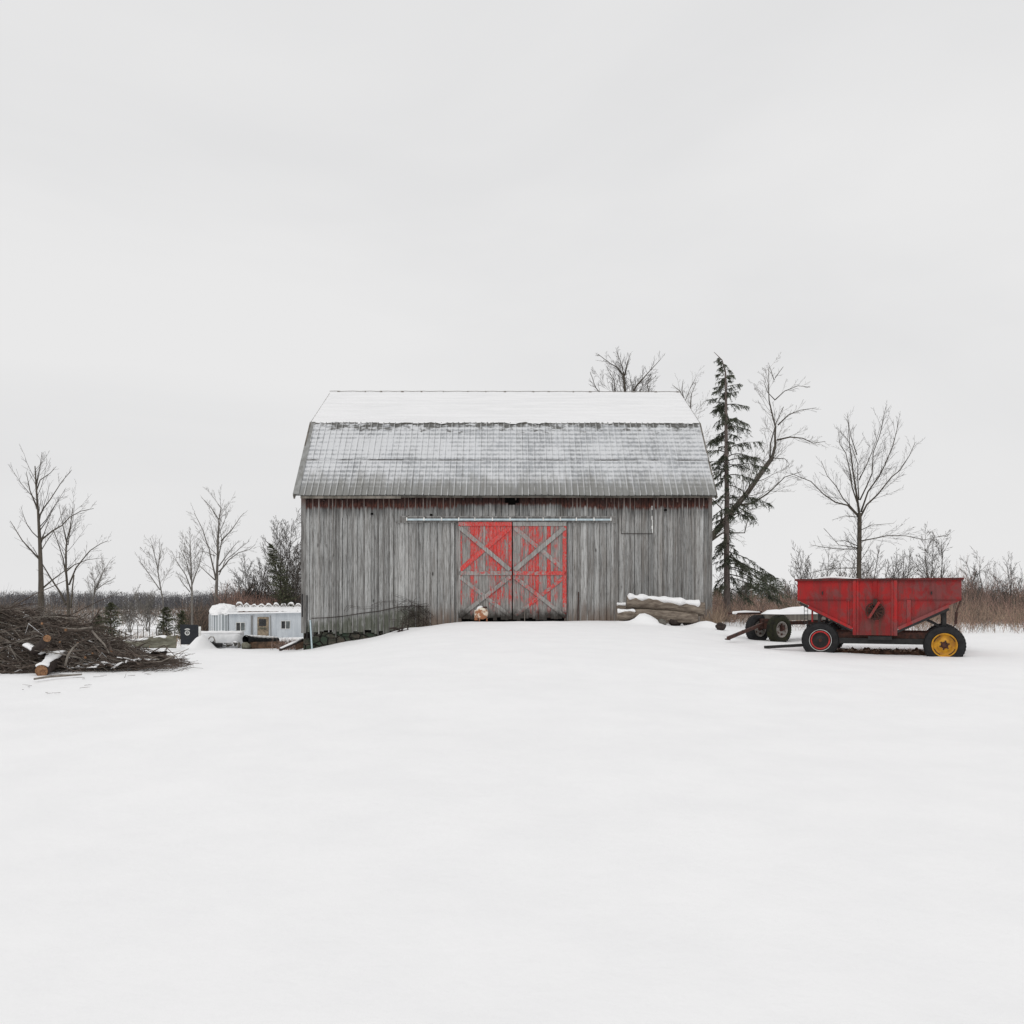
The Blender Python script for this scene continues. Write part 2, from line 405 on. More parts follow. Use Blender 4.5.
for px in (750,950,1170): cp(px,75,.25); cp(px,150,-.6); cp(px,300,-2.0); cp(px,600,-4.6); cp(px,1500,-11)
A=np.array(CP); N_=len(A)
def phi(d2): return np.where(d2>1e-12, .5*d2*np.log(np.maximum(d2,1e-12)), 0)
D=((A[:,None,:2]-A[None,:,:2])**2).sum(2)
K=np.zeros((N_+3,N_+3)); K[:N_,:N_]=phi(D)+np.eye(N_)*.001
K[:N_,N_]=1; K[:N_,N_+1:]=A[:,:2]; K[N_,:N_]=1; K[N_+1:,:N_]=A[:,:2].T
W_=np.linalg.solve(K, np.concatenate([A[:,2],[0,0,0]]))
BUMPS=[] # px, Y, sx, sy, h
def bump_at(px,Y,sx,sy,h): BUMPS.append(((px-512)*Y/F,Y,sx,sy,h))
bump_at(201,34.2,.22,.5,.34); bump_at(194,34.0,.18,.4,.22); bump_at(206,34.4,.15,.3,.22); bump_at(181,34.5,.3,.4,.10); bump_at(209,34.6,.2,.4,.12)
bump_at(403,31.6,.55,.4,.10); bump_at(640,30.3,.20,.25,.20); bump_at(646,30.2,.24,.25,.19); bump_at(653,30.15,.22,.25,.15); bump_at(659,30.1,.14,.2,.06); bump_at(637,30.0,.2,.2,.10); bump_at(706,30.6,.5,.35,.22); bump_at(630,30.1,.5,.25,.06); bump_at(232,36.4,.6,.4,.15)
def ground(X,Y):
    X=np.asarray(X,float); Y=np.asarray(Y,float); Yc=np.maximum(Y,3.0)
    u=np.clip(X/Yc,-.75,.75)*3.2; v=np.log(np.minimum(Yc,1500))*1.6
    P=np.stack([u.ravel(),v.ravel()],1); out=np.empty(len(P))
    for i in range(0,len(P),4000):
        q=P[i:i+4000]; d=((q[:,None,:]-A[None,:,:2])**2).sum(2)
        out[i:i+4000]=phi(d)@W_[:N_]+W_[N_]+q@W_[N_+1:]
    z=out.reshape(X.shape)
    for bx,by,sx,sy,h in BUMPS: z=z+h*np.exp(-((X-bx)/sx)**2-((Y-by)/sy)**2)
    return z
def gz(x,y): return float(ground(np.array([x]),np.array([y]))[0])
def graded(lo,hi,step,far,g=1.13):
    a=list(np.arange(lo,hi,step)); s=step; x=hi
    while x<far: a.append(x); s*=g; x+=s
    a.append(far); s=step; x=lo-step; b=[]
    while x>-far: b.append(x); s*=g; x-=s
    b.append(-far); return np.array(b[::-1]+a)
xs=graded(-17,17,.17,1800); ys=graded(3,46,.17,1800); ys=ys[ys>-60]
GX,GY=np.meshgrid(xs,ys); GZ=ground(GX,GY)
rough=np.array([mnoise.fractal(Vector((x*.45,y*.45,0)),1.0,2.0,4)*.035+mnoise.fractal(Vector((x*2.1,y*2.1,7)),1.0,2.0,3)*.010 if abs(x)<30 and y<70 else 0 for x,y in zip(GX.ravel(),GY.ravel())]).reshape(GX.shape)
GZ=GZ+rough*np.clip((GY-2)/8,.3,1)
nx,ny=len(xs),len(ys)
me=bpy.data.meshes.new('snow_ground')
idx=np.arange(nx*ny).reshape(ny,nx)
quads=np.stack([idx[:-1,:-1].ravel(),idx[:-1,1:].ravel(),idx[1:,1:].ravel(),idx[1:,:-1].ravel()],1)
me.from_pydata(np.stack([GX.ravel(),GY.ravel(),GZ.ravel()],1).tolist(),[],quads.tolist())
me.polygons.foreach_set('use_smooth',[True]*len(quads)); me.materials.append(SNOW); me.update()
go=bpy.data.objects.new('snow_ground',me); col.objects.link(go); tag(go,kind='structure')

# ------------------------------------------------------------------ barn
random.seed(4)
BX=lx(512)*-1
barn=empty('barn',(BX,32.5,BZ),math.radians(.35),'weathered grey board barn with gambrel roof and peeling red sliding doors','barn')
HW=7.06; DEP=12.6
zE=5.165-BZ; zK=8.14-BZ; zR=10.10-BZ
# eave line at y=-.4, break at y=2.3, ridge at y=5
def roofz(y):
    y=6.3-abs(y-6.3)
    if y<2.4: return zE+(y+.4)/2.8*(zK-zE)
    return zK+(y-2.4)/3.9*(zR-zK)
b=MB()
x=-HW; topz=roofz(0)-.16
edges=[]
while x<HW-.02:
    w=random.choice((.11,.13,.15,.17,.19,.21,.24)); w=min(w,HW-x)
    if HW-x-w<.08: w=HW-x
    edges.append((x,x+w)); x+=w
dl,dr=lx(458.5),lx(565.5)
hay0,hay1=lx(457),lx(561)
for (a,c) in edges:
    m=(a+c)/2; px=507+m*F/32.5
    zb=wz(650)
    if px<402: zb=wz(632.5)+random.uniform(-.09,.09)
    if px<312: zb=wz(632)
    pieces=[(a,c)]
    r=random.random(); yo=random.uniform(-.006,.006); g=random.uniform(.004,.011)
    inside=(m>dl+.03 and m<dr-.0)
    z0=wz(520) if inside else zb
    z1=topz-random.uniform(0,.02)
    if abs(px-511)<5: z1=wz(504)+random.uniform(-.05,.10); 
    if inside and z1<z0: z1=z0+.1
    if abs(m-lx(668))<.14:   # split board with a light edge
        b.box((a+.02,-.028+yo,z0),(c-g,0+yo,z1),r)
    else: b.box((a+g,-.028+yo,z0),(c-g,0+yo,z1),r)
b.build('wall',[SIDING],barn,smooth=False)
tag(barn.children[0],'front wall of weathered vertical grey boards')
# near-black sheet painting the unlit interior behind the boards and doors
b=MB()
b.box((-HW+.02,.03,wz(632)),(HW-.02,.06,topz-.02)); b.build('shade_backing',DARK,barn)
# battens
b=MB()
for i,(a,c) in enumerate(edges):
    px=507+a*F/32.5
    if a<-HW+.1: continue
    inside=(a>dl-.1 and a<dr+.1)
    if abs(px-511)<9: continue
    w=random.choice((.022,.03,.035,.045)); zb=wz(650) if px>402 else wz(633)+random.uniform(-.15,.05)
    if inside: zb=wz(516)
    if random.random()<.80 and not inside:
        top=topz-random.uniform(0,.03)
        if random.random()<.72: b.box((a-w/2,-.050,zb),(a+w/2,-.029,top),random.random())
        else: b.box((a-w/2,-.050,topz-random.uniform(.35,1.1)),(a+w/2,-.029,top),random.random())
b.build_each('batten',[BATTEN],barn)
# back wall and gables
for sx in (-1,1):
    b=MB(); y=0.0; 
    while y<12.59:
        w=min(random.choice((.18,.22,.25,.3)),12.6-y); 
        xo=sx*HW; t=.03
        za,zb_=roofz(y)-.12,roofz(y+w)-.12
        x0,x1=(xo-t,xo) if sx>0 else (xo,xo+t)
        lo=wz(632)
        b.add([(x0,y+.004,lo),(x1,y+.004,lo),(x1,y+w-.004,lo),(x0,y+w-.004,lo),(x0,y+.004,za),(x1,y+.004,za),(x1,y+w-.004,zb_),(x0,y+w-.004,zb_)],
              [(0,3,2,1),(4,5,6,7),(0,1,5,4),(1,2,6,5),(2,3,7,6),(3,0,4,7)],random.random())
        y+=w
    b.build('gable_wall',[GABLE],barn)
b=MB(); b.box((-HW+.035,12.57,wz(632)),(HW-.035,12.6,topz),.5); b.build('rear_wall',[GABLE],barn)
# foundation
b=MB(); b.box((-HW+.05,.045,wz(672)),(HW-.05,.4,wz(631)))
b.box((-HW+.05,.401,wz(672)),(-HW+.4,12.5,wz(631))); b.box((HW-.4,.401,wz(672)),(HW-.05,12.5,wz(631)))
b.build('foundation',[FOUND],barn)
# corner boards
for px0,px1 in ((302,306.3),(708.8,712.2)):
    b=MB(); b.box((lx(px0)-.01,-.056,wz(633)),(lx(px1),-.030,topz),.35); b.build('corner_board',[BATTEN],barn)
b=MB(); b.box((lx(307),-.052,wz(640)),(lx(308),-.030,wz(595)),.0); b.box((lx(302.3),-.062,wz(617)),(lx(303.6),-.057,wz(594)),.0)
b.build_each('dark_strip',[IRON],barn)
b=MB(); b.bar((lx(311),-.09,wz(620)),(lx(313),-.12,wz(650)),.05,.03,.6); b.build('drain_strip',[GALV],barn)
# grade board line on the lower left
b=MB(); pts=[(312,618.2),(330,617.5),(345,616),(360,613.5),(380,611),(398,607),(412,605.8),(424,606.5)]
for (p,q) in zip(pts,pts[1:]): b.bar((lx(p[0]),-.058,wz(p[1])),(lx(q[0]),-.058,wz(q[1])),.012,.022,random.random())
b.build('grade_strip',[BARK_D],barn)
# roof lower slopes: ribbed sheets
def ribbed(y0,z0,y1,z1,W0,W1):
    b=MB(); L=math.hypot(y1-y0,z1-z0); ny_=(-(z1-z0)/L,(y1-y0)/L)
    x=W0; pitch=.212; prof=[]
    k=0
    while x<W1-1e-6:
        w=min(pitch,W1-x); rr=random.random() if k%3==0 else rr; k+=1
        prof+= [(x,0,rr),(x+w*.78,0,rr),(x+w*.84,.026,rr),(x+w*.94,.026,rr),(x+w,0,rr)]
        x+=w
    rows=[(0,0),(.465,0),(.47,.012),(1,0)]
    # two laps of sheet, upper over lower
    for (t0,t1,lift) in ((0,.48,0),(.465,1,.012)):
        for i in range(len(prof)-1):
            (xa,ha,ra),(xb,hb,rb)=prof[i],prof[i+1]
            if xb-xa<1e-6: continue
            q=[]
            for (xx,hh,t) in ((xa,ha,t0),(xb,hb,t0),(xb,hb,t1),(xa,ha,t1)):
                h=hh+lift; q.append((xx, y0+(y1-y0)*t+ny_[0]*h, z0+(z1-z0)*t+ny_[1]*h+.012*math.sin(xx*1.3+t*3)))
            b.add(q,[(0,1,2,3)],ra)
    # underside sheet
    q=[(W0,y0,z0),(W1,y0,z0),(W1,y1,z1),(W0,y1,z1)]
    q=[(p[0],p[1]-ny_[0]*.03,p[2]-ny_[1]*.03) for p in q]; b.add(q,[(3,2,1,0)],.3)
    return b
RW=7.22; RO=-.055; RL=-RW+RO; RR=RW+RO
ribbed(-.4,zE,2.4,zK,RL,RR).build('metal_roof',[METALR],barn)
ribbed(13.0,zE,10.2,zK,RL,RR).build('metal_roof',[METALR],barn)
# rake boards
for sx in (-1,1):
    b=MB()
    for (y0,z0,y1,z1) in ((-.4,zE,2.4,zK),(2.4,zK,6.3,zR),(6.3,zR,10.2,zK),(10.2,zK,13.0,zE)):
        up_=(z0>=zK-.01 and z1>=zK-.01)
        b.bar((RO+sx*(RW-.03),y0+(.04 if y0<0 else 0),z0-(.10 if up_ else .06)),(RO+sx*(RW-.03),y1,z1-(.10 if up_ else .06)),.05,.10 if up_ else .17,.5)
        if z1<zR and z0<zR: 
            if sx<0:
                e_=MB(); e_.bar((RO+sx*(RW-.10),y0,z0+.035),(RO+sx*(RW-.10),y1,z1+.035),.20,.02,.6); e_.build('rake_cap',[simple('dull_zinc',(.30,.305,.30),(.20,.20,.19),4,.6,.3,.2,(1,1,.3))],barn)
    b.build('rake_board',[WOODP],barn)
b=MB(); b.box((lx(303),-.36,zE-.11),(lx(402),-.33,zE-.02),.9); b.box((lx(402.2),-.33,zE-.075),(lx(716),-.31,zE-.02),.2)
b.build_each('fascia_board',[WOODP],barn)
b=MB()
for i in range(24): 
    X=-HW+.2+i*(2*HW-.4)/23; b.box((X-.025,-.30,zE-.14),(X+.025,-.06,zE-.03),random.random())
b.build_each('rafter_tail',[BARK_D],barn)
# upper roof with snow
def snowroof(y0,z0,y1,z1):
    b=MB(); n=180; rows=22; vs=[]; fs=[]
    L=math.hypot(y1-y0,z1-z0); ny_=(-(z1-z0)/L,(y1-y0)/L)
    if ny_[1]<0: ny_=(-ny_[0],-ny_[1])
    for j in range(rows+1):
        for i in range(n+1):
            X=RL-.03+(2*RW+.0)*i/n; t=j/rows
            th=.06+.022*((j%2)-.5)*(.6+mnoise.noise(Vector((X*.6,t*9,8))))+.014*mnoise.noise(Vector((X*1.5,t*9,3)))
            if j==0: t=-.012+.040*mnoise.noise(Vector((X*2.3,0,9)))+.025*mnoise.noise(Vector((X*8,0,2))); th=.012+.02*abs(mnoise.noise(Vector((X*5,1,1))))
            if i==n: th*=.3
            if i==0: th=-.10
            if i==1: th*=.8
            vs.append((X,y0+(y1-y0)*t+ny_[0]*th,z0+(z1-z0)*t+ny_[1]*th))
    for j in range(rows):
        for i in range(n):
            a=j*(n+1)+i; fs.append((a,a+1,a+n+2,a+n+1) if y1>y0 else (a,a+n+1,a+n+2,a+1))
    b.add(vs,fs); return b
def deck(y0,z0,y1,z1):
    b=MB(); b.add([(RL,y0,z0),(RR,y0,z0),(RR,y1,z1),(RL,y1,z1),(RL,y0,z0-.04),(RR,y0,z0-.04),(RR,y1,z1-.04),(RL,y1,z1-.04)],
        [(0,1,2,3),(4,7,6,5),(0,4,5,1),(2,6,7,3),(1,5,6,2),(0,3,7,4)],.4); return b
for (a,zz,c,zz2) in ((2.42,zK+.005,6.3,zR),(10.18,zK+.005,6.3,zR)):
    d=deck(a,zz,c,zz2).build('upper_roof',[WOODP],barn)
    snowroof(a,zz,c,zz2).build('roof_snow',[RSNOW],d,smooth=True)
b=MB(); b.tube([(RL+i*(2*RW)/60,6.3,zR+.075+.008*math.sin(i*2.1)) for i in range(61)],.012,6,r=.4)
for i in range(17):
    X=RL+.4+i*.86+random.uniform(-.2,.2); b.box((X,6.2,zR+.0),(X+random.uniform(.03,.12),6.27,zR+.07),.3)
b.build('ridge_cap',[RIMG],barn)
b=MB(); b.tube([(RL+i*2*RW/90,2.36,zK-.02+.01*mnoise.noise(Vector((i*.7,0,0)))) for i in range(91)],[.010+.04*max(0,mnoise.noise(Vector((i*.43,5,0)))) for i in range(91)],5,r=.2)
b.build('break_flashing',[STONE],barn)
# door header and track
b=MB(); b.box((lx(400),-.075,wz(517.6)),(lx(616),-.031,wz(516.2)),.75); b.box((lx(396),-.085,wz(523)),(lx(456.5),-.051,wz(521.8)),.6); b.box((lx(567.5),-.085,wz(523)),(lx(616),-.051,wz(521.8)),.6)
b.box((lx(400),-.06,wz(521.8)),(lx(616),-.052,wz(517.6)),.55)
b.build_each('door_header',[BATTEN],barn)
b=MB(); b.box((lx(407),-.21,wz(520.9)),(lx(611),-.13,wz(519.2)),.8); tr=b.build('door_track',[GALV],barn)
for px in (407.4,424.5,442,459,475,492.5,510,527,543,560,576,593.5,610.4):
    b=MB(); b.box((lx(px)-.018,-.218,wz(521.1)),(lx(px)+.018,-.06,wz(518)),1.0); b.build('bracket',[WHT],tr)
# trim posts beside doors
b=MB(); b.box((lx(456.6),-.075,wz(650)),(lx(458.3),-.051,wz(523)),.8); b.build('door_jamb',[BATTEN],barn)
b=MB(); b.box((lx(566.6),-.075,wz(650)),(lx(568),-.051,wz(523)),.3); b.build('door_jamb',[BATTEN],barn)
# door leaves
def leaf(px0,px1,label,rs):
    random.seed(rs)
    zt=wz(522.2); zb=wz(617.8)
    b=MB(); x=lx(px0); X1=lx(px1)
    while x<X1-.01:
        w=min(random.choice((.11,.13,.15)),X1-x)
        if X1-x-w<.05: w=X1-x
        low=zb-.05+random.uniform(-.04,.07)
        b.box((x+.003,-.125,low),(x+w-.003,-.100+random.uniform(-.003,.003),zt),random.random()); x+=w
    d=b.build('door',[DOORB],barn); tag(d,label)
    a,c=lx(px0),lx(px1); y0,y1=-.152,-.126
    b=MB(); b.box((a,y0,wz(526.3)),(c,y1,zt),.72 if px0<500 else .05)
    b.build('rail',[DOORF],d); b=MB(); b.box((a+.01,y0,wz(575.2)),(c-.01,y1,wz(571.3)),.38 if px0<500 else .62)
    b.build('rail',[DOORF],d)
    b=MB()
    if px0<500: b.box((a,y0,zb),(a+.07,y1,wz(526.5)),.1)
    else: b.box((c-.13,y0,zb),(c,y1,wz(526.5)),.98)
    b.build('stile',[DOORF],d)
    def dia(p,q,w,r,yy):
        b=MB(); b.bar((lx(p[0]),yy,wz(p[1])),(lx(q[0]),yy,wz(q[1])),w,.022,r,up=(0,1,0)); b.build('diagonal_brace',[DOORF],d)
    L,R=px0+1.8,px1-1.8
    if px0<500:
        dia((L,528),(R,570),.14,.05,-.163); dia((R-.5,528),(L,570),.16,1.0,-.139)
        dia((L,577),(R,616),.12,.45,-.139); dia((R,577),(L,616),.13,.42,-.163)
    else:
        dia((L,528),(R,570),.14,.40,-.139); dia((R,528),(L,570),.15,.02,-.163)
        dia((L,577),(R,616),.13,.50,-.163); dia((R,577),(L,616),.12,.68,-.139)
leaf(458.6,511.8,'left sliding door leaf with the most red paint left',11)
leaf(512.8,566.2,'right sliding door leaf with grey upper cross braces',12)
# daylight through a crack painted as white strips; small details
b=MB(); 
for (p0,p1) in ((506,510),(516,520),(526,529)): b.box((lx(651.5),-.056,wz(p1)),(lx(652.3),-.051,wz(p0)),1.0)
b.box((lx(652.0),-.056,wz(533)),(lx(652.8),-.051,wz(520)),1.2); b.build_each('painted_daylight',[WHT],barn)
b=MB(); b.box((lx(621),-.058,wz(534)),(lx(652),-.051,wz(533.4)),.0); b.box((lx(621),-.058,wz(534)),(lx(621.5),-.051,wz(505)),.0); b.build_each('hatch_edge',[BARK_D],barn)
b=MB(); b.box((lx(505),-.07,wz(503)),(lx(519),-.03,wz(498)),.2)
for px,py in ((372,514),(431,515),(665,510)):
    b.box((lx(px-1),-.09,wz(py+1)),(lx(px+1.6),-.052,wz(py-.8)),.5)
b.build_each('dark_hole',[DARK],barn)
b=MB()
b.bar((lx(577.6),-.06,wz(622)),(lx(578.4),-.06,wz(592)),.035,.02,.2,up=(0,1,0)); b.build('rust_strip',[RUST],barn)
# ivy and bare stems on the lower left wall
random.seed(8)
b=MB()
for i in range(130):
    px=random.gauss(414,8); py=random.uniform(605,626); p=Vector((lx(px),-.08,wz(py))); 
    d=Vector((random.gauss(0,1),random.uniform(-.1,.05),random.gauss(.2,.6))).normalized(); L=random.uniform(.1,.45)
    b.tube([p,p+d*L*.5+Vector((0,-.02,0)),p+d*L+Vector((0,0,-.05))],.006,3,False,r=random.random())
for (p0,p1) in (((345,612),(352,607)),((352,607),(378,607)),((372,606),(384,602.5)),((384,602.5),(405,601.5)),((405,601.5),(418,603)),((418,603),(428,612)),((428,612),(430,625)),((395,595),(416,604)),((420,603),(424,625))):
    for k in range(3):
        a=Vector((lx(p0[0]+random.uniform(-2,2)),-.085,wz(p0[1]+random.uniform(-2,2)))); c=Vector((lx(p1[0]+random.uniform(-2,2)),-.085,wz(p1[1]+random.uniform(-2,2))))
        b.tube([a,(a+c)/2+Vector((0,-.03,random.uniform(-.09,.09))),c],.0035,3,False,r=random.random())
v=b.build('climbing_vine',[BARK_D]); v.location=barn.location; v.rotation_euler=barn.rotation_euler
tag(v,'dry bare vine clinging to the lower left barn wall above the snow','vine')

# ------------------------------------------------------------------ wheels and wagons
def lathe_y(prof,k=40,**kw): 
    b=MB(); b.lathe(prof,k=k,**kw); return b
def make_wheel(parent, loc, rz, R, W, rimm, style, tread=RUBBER, side=-1, Rr=.56):
    # outer face towards local -y
    prof=[(W*.30,R*Rr),(W*.48,R*.66),(W*.52,R*.82),(W*.44,R*.94),(W*.28,R*.985),(0,R),(-W*.28,R*.985),(-W*.44,R*.94),(-W*.52,R*.82),(-W*.48,R*.66),(-W*.30,R*Rr)]
    b=lathe_y(prof,48)
    for j in range(36):
        a=2*PI*j/36
        for s in (-1,1):
            c=Vector((math.cos(a+.05*s)*R*.995, s*W*.22, math.sin(a+.05*s)*R*.995)); t=Vector((-math.sin(a),0,math.cos(a)))
            b.bar(c-t*R*.045,c+t*R*.045,W*.34,R*.03,.5,up=(math.cos(a),0,math.sin(a)))
    w=b.build('wheel',[tread],parent,smooth=False)
    w.location=loc; w.rotation_euler=(0,0,rz)
    yo=-W*.34
    Rm=R*Rr
    if style=='yellow':
        b=lathe_y([(W*.3,Rm*1.0),(-W*.42,Rm*1.06),(-W*.45,Rm*1.03),(-W*.40,Rm*.94),(-W*.20,Rm*.90),(-W*.12,Rm*.84),(-W*.14,Rm*.60),(-W*.25,Rm*.50),(-W*.27,Rm*.30),(-W*.22,Rm*.02)],40)
        r=b.build('rim',[YEL],w,smooth=True)
        b=MB(); b.lathe([(-W*.30,Rm*.30),(-W*.31,Rm*.26),(-W*.38,Rm*.20),(-W*.50,Rm*.18),(-W*.52,.001)],k=20)
        for j in range(6):
            a=2*PI*j/6+.3; b.bar((math.cos(a)*Rm*.1,-W*.33,math.sin(a)*Rm*.1),(math.cos(a)*Rm*.42,-W*.30,math.sin(a)*Rm*.42),Rm*.12,.03,.5,up=(0,1,0))
        b.build('hub',[RUST],w)
        b=MB()
        for (q0,q1) in ((.35,1.1),(1.95,2.8),(3.5,4.3),(5.1,5.9)):
            b.lathe([(-W*.425,Rm*.90),(-W*.435,Rm*.87),(-W*.425,Rm*.84)],k=12,a0=q0,a1=q1)
            b.lathe([(-W*.20,Rm*.90),(-W*.425,Rm*.90)],k=12,a0=q0,a1=q1)
        b.build_each('rim_groove',[RUST],w)
    elif style=='whitewall':
        b=lathe_y([(-W*.45,R*.60),(-W*.52,R*.605),(-W*.53,R*.59),(-W*.44,R*.575)],40); b.build('whitewall',[WHT],w,smooth=True)
        b=lathe_y([(W*.3,Rm*1.05),(-W*.40,Rm*1.06),(-W*.42,Rm*1.0),(-W*.38,Rm*.90),(-W*.1,Rm*.88)],40); b.build('rim',[REDR],w,smooth=True)
        b=lathe_y([(-W*.12,Rm*.90),(-W*.08,Rm*.5),(-W*.2,Rm*.3),(-W*.2,.001)],30); b.build('disc',[IRON],w,smooth=True)
        b=lathe_y([(-W*.2,Rm*.2),(-W*.4,Rm*.17),(-W*.42,.001)],16); b.build('hub',[RUST],w)
    else:
        b=lathe_y([(W*.3,Rm*1.0),(-W*.40,Rm*1.05),(-W*.43,Rm*1.0),(-W*.38,Rm*.9),(-W*.22,Rm*.84),(-W*.15,Rm*.6),(-W*.25,Rm*.45),(-W*.25,.001)],36); b.build('rim',[RIMG],w,smooth=True)
        b=MB(); b.lathe([(-W*.25,Rm*.26),(-W*.42,Rm*.22),(-W*.44,.001)],k=16)
        for j in range(5):
            a=2*PI*j/5; c=(math.cos(a)*Rm*.68,-W*.17,math.sin(a)*Rm*.68); b.lathe([(-.01,.04),(-.012,.001)],c=c,k=10)
        b.build('hub',[RUST],w)
    return w
WA=math.radians(23.5)
WC=Vector((368*21.5/F,21.5)); e=Vector((math.cos(WA),-math.sin(WA)))
def wu(px):   # distance along the near side plane for an image column
    k=(px-512)/F; return (k*WC.y-WC.x)/(e.x-k*e.y)
def wzz(px,py,v=0):
    t=wu(px); Y=WC.y+t*e.y+v*math.cos(WA); return CH-(py-HZ)*Y/F
u0=wu(797.5); P0=WC+e*u0; WZ=.35
wag=empty('gravity_wagon',(P0.x,P0.y,WZ),-WA,'red steel grain wagon with sloping hopper ends and one yellow wheel','wagon')
def U(px): return wu(px)-u0
def Zw(px,py): return wzz(px,py)-WZ
LEN=U(961.5); zt=(Zw(798,580)+Zw(961,578))/2; zs=(Zw(798,599.8)+Zw(961,600.2))/2; zb=(Zw(855,635)+Zw(895,635.6))/2
zc=(Zw(854,629)+Zw(896,629.5))/2
c0,c1=U(854.5),U(895.7); DW=2.1
b=MB()
b.prism([(0,zs),(c0,zc),(c0,zb+.0),(c1,zb+.0),(c1,zc),(LEN,zs),(LEN,zt),(0,zt)][::-1],0,.02,.5)
b.prism([(0,zs),(c0,zc),(c0,zb+.25),(c1,zb+.25),(c1,zc),(LEN,zs),(LEN,zt),(0,zt)][::-1],DW-.02,DW,.5)
b.box((0,.021,zs),(.02,DW-.021,zt),.5); b.box((LEN-.02,.021,zs),(LEN,DW-.021,zt),.5)
b.add([(0,.021,zs),(c0,.021,zc),(c0,DW-.021,zc),(0,DW-.021,zs)],[(0,1,2,3)],.4)
b.add([(LEN,.021,zs),(c1,.021,zc),(c1,DW-.021,zc),(LEN,DW-.021,zs)],[(3,2,1,0)],.4)
b.add([(c0,.021,zc),(c1,.021,zc),(c1,DW-.021,zb+.26),(c0,DW-.021,zb+.26)],[(0,1,2,3)],.4)
hop=b.build('hopper',[WAGR],wag)
b=MB()
for (xx) in (c0,c1): b.box((xx-.035,-.045,zb),(xx+.035,-.001,zt-.03),.7)
b.box((U(948-100)+.0,-.022,zc+.12),(U(848)+.03,-.001,zs),.6); b.box((U(907),-.024,zc+.10),(U(911),-.001,zs),.9)
b.box((0,-.014,zs-.012),(c0-.036,-.001,zs+.012),.15); b.box((c1+.036,-.014,zs-.012),(LEN,-.001,zs+.012),.15); b.box((c0+.036,-.014,zs-.01),(c1-.036,-.001,zs+.01),.2)
b.box((U(873),-.03,zs),(U(877),-.001,zt-.03),.15)
b.box((c0+.04,-.02,zb),(c0+.09,-.001,zt-.03),.9); b.box((c1-.09,-.02,zb),(c1-.04,-.001,zt-.03),.9)
b.build_each('side_rib',[WAGR],wag)
b=MB()
b.box((-.06,-.06,zt-.03),(LEN+.05,-.001,zt+.015),.25); b.box((-.06,DW+.001,zt-.03),(LEN+.05,DW+.06,zt+.015),.25)
b.box((-.06,0,zt-.03),(-.001,DW,zt+.015),.2); b.box((LEN+.001,0,zt-.03),(LEN+.05,DW,zt+.015),.2)
b.build('top_rim',[RIMD],wag)
b=MB()
b.bar((.25,-.02,zs-.16),(c0-.05,-.02,zc+.02),.04,.06,.9); b.bar((LEN-.25,-.02,zs-.13),(c1+.05,-.02,zc+.02),.05,.07,1.0)
b.build_each('slope_lip',[WAGR],wag)
b=MB(); b.bar((.05,-.01,zs-.07),(c0-.02,-.01,zc-.045),.05,.05,.5); b.bar((LEN-.25,-.01,zs-.20),(c1+.02,-.01,zc-.055),.05,.06,.5)
b.build_each('slope_frame',[IRON],wag)
# snow lumps showing over the rim
b=MB(); b.tube([(.35+i*.12,.25,zt+.02+.03*math.sin(i*.5)) for i in range(12)],[.02+.035*math.sin(PI*i/11) for i in range(12)],8,r=.5,squash=.6); s_=b.build('rim_snow',[SNOW],wag,smooth=True)
# gate wheel on centre panel
gx,gzz=U(875),(Zw(875,611))
b=MB()
b.lathe([(-.05,.19),(-.065,.205),(-.08,.19),(-.065,.175),(-.05,.19)],c=(gx,0,gzz),k=28)
for j in range(6):
    a=PI*j/6; b.bar((gx-math.cos(a)*.19,-.06,gzz-math.sin(a)*.19),(gx+math.cos(a)*.19,-.06,gzz+math.sin(a)*.19),.022,.02,.3,up=(0,1,0))
b.box((gx-.04,-.08,gzz+.12),(gx+.05,-.02,gzz+.28),.2)
gw=b.build('gate_wheel',[RUST],wag)
b=MB(); b.bar((U(869.3),-.11,Zw(869,618)),(U(879.5),-.11,Zw(879,602)),.055,.03,.8,up=(0,1,0)); b.build('crank_handle',[WAGR],gw)
b=MB(); b.lathe([(-.001,.16),(-.012,.16),(-.012,.001)],c=(gx,0,gzz),k=24); b.build('gate_plate',[RUST],wag)
for px in (822.5,931.4):
    b=MB(); b.box((U(px)-.013,-.03,Zw(px,594.6)),(U(px)+.013,-.002,Zw(px,591.5)),.1); b.build('hook_slot',[IRON],wag)
# frame, legs and braces
ff=(Zw(850,633.5)); 
b=MB()
for vv in (.18,DW-.3):
    b.box((U(830),vv,Zw(850,638)),(LEN-.55,vv+.07,Zw(850,632)),.8)
b.build_each('frame_beam',[RUST],wag)
b=MB(); b.box((U(838),.10,Zw(870,644)),(LEN-.5,.16,Zw(870,638.4)),.3); b.box((U(838),DW-.2,Zw(870,644)),(LEN-.5,DW-.14,Zw(870,638.4)),.3)
b.box((U(868),.02,Zw(870,640)),(U(892),.09,Zw(870,636.2)),.3)
b.build_each('lower_beam',[IRON],wag)
def legs(px,zt_,zb_,w,m,name='leg'):
    for vv in (.05,DW-.1):
        b=MB(); b.box((U(px)-w/2,vv,zb_),(U(px)+w/2,vv+w,zt_),.5); b.build(name,[m],wag)
legs(819,Zw(819,609.5),Zw(819,628),.06,IRON); legs(944.5,Zw(944,606.5),Zw(944,628),.085,IRON)
legs(812,Zw(812,605),Zw(812,622),.04,WAGR,'red_post')
b=MB()
for vv in (.07,DW-.1):
    for (p,q) in (((820,618),(824.5,613)),((824,627),(836,619)),((944,617),(938,611)),((940,627),(924,619))):
        b.bar((U(p[0]),vv,Zw(*p)),(U(q[0]),vv,Zw(*q)),.035,.035,.5,up=(0,1,0))
b.build_each('brace',[IRON],wag)
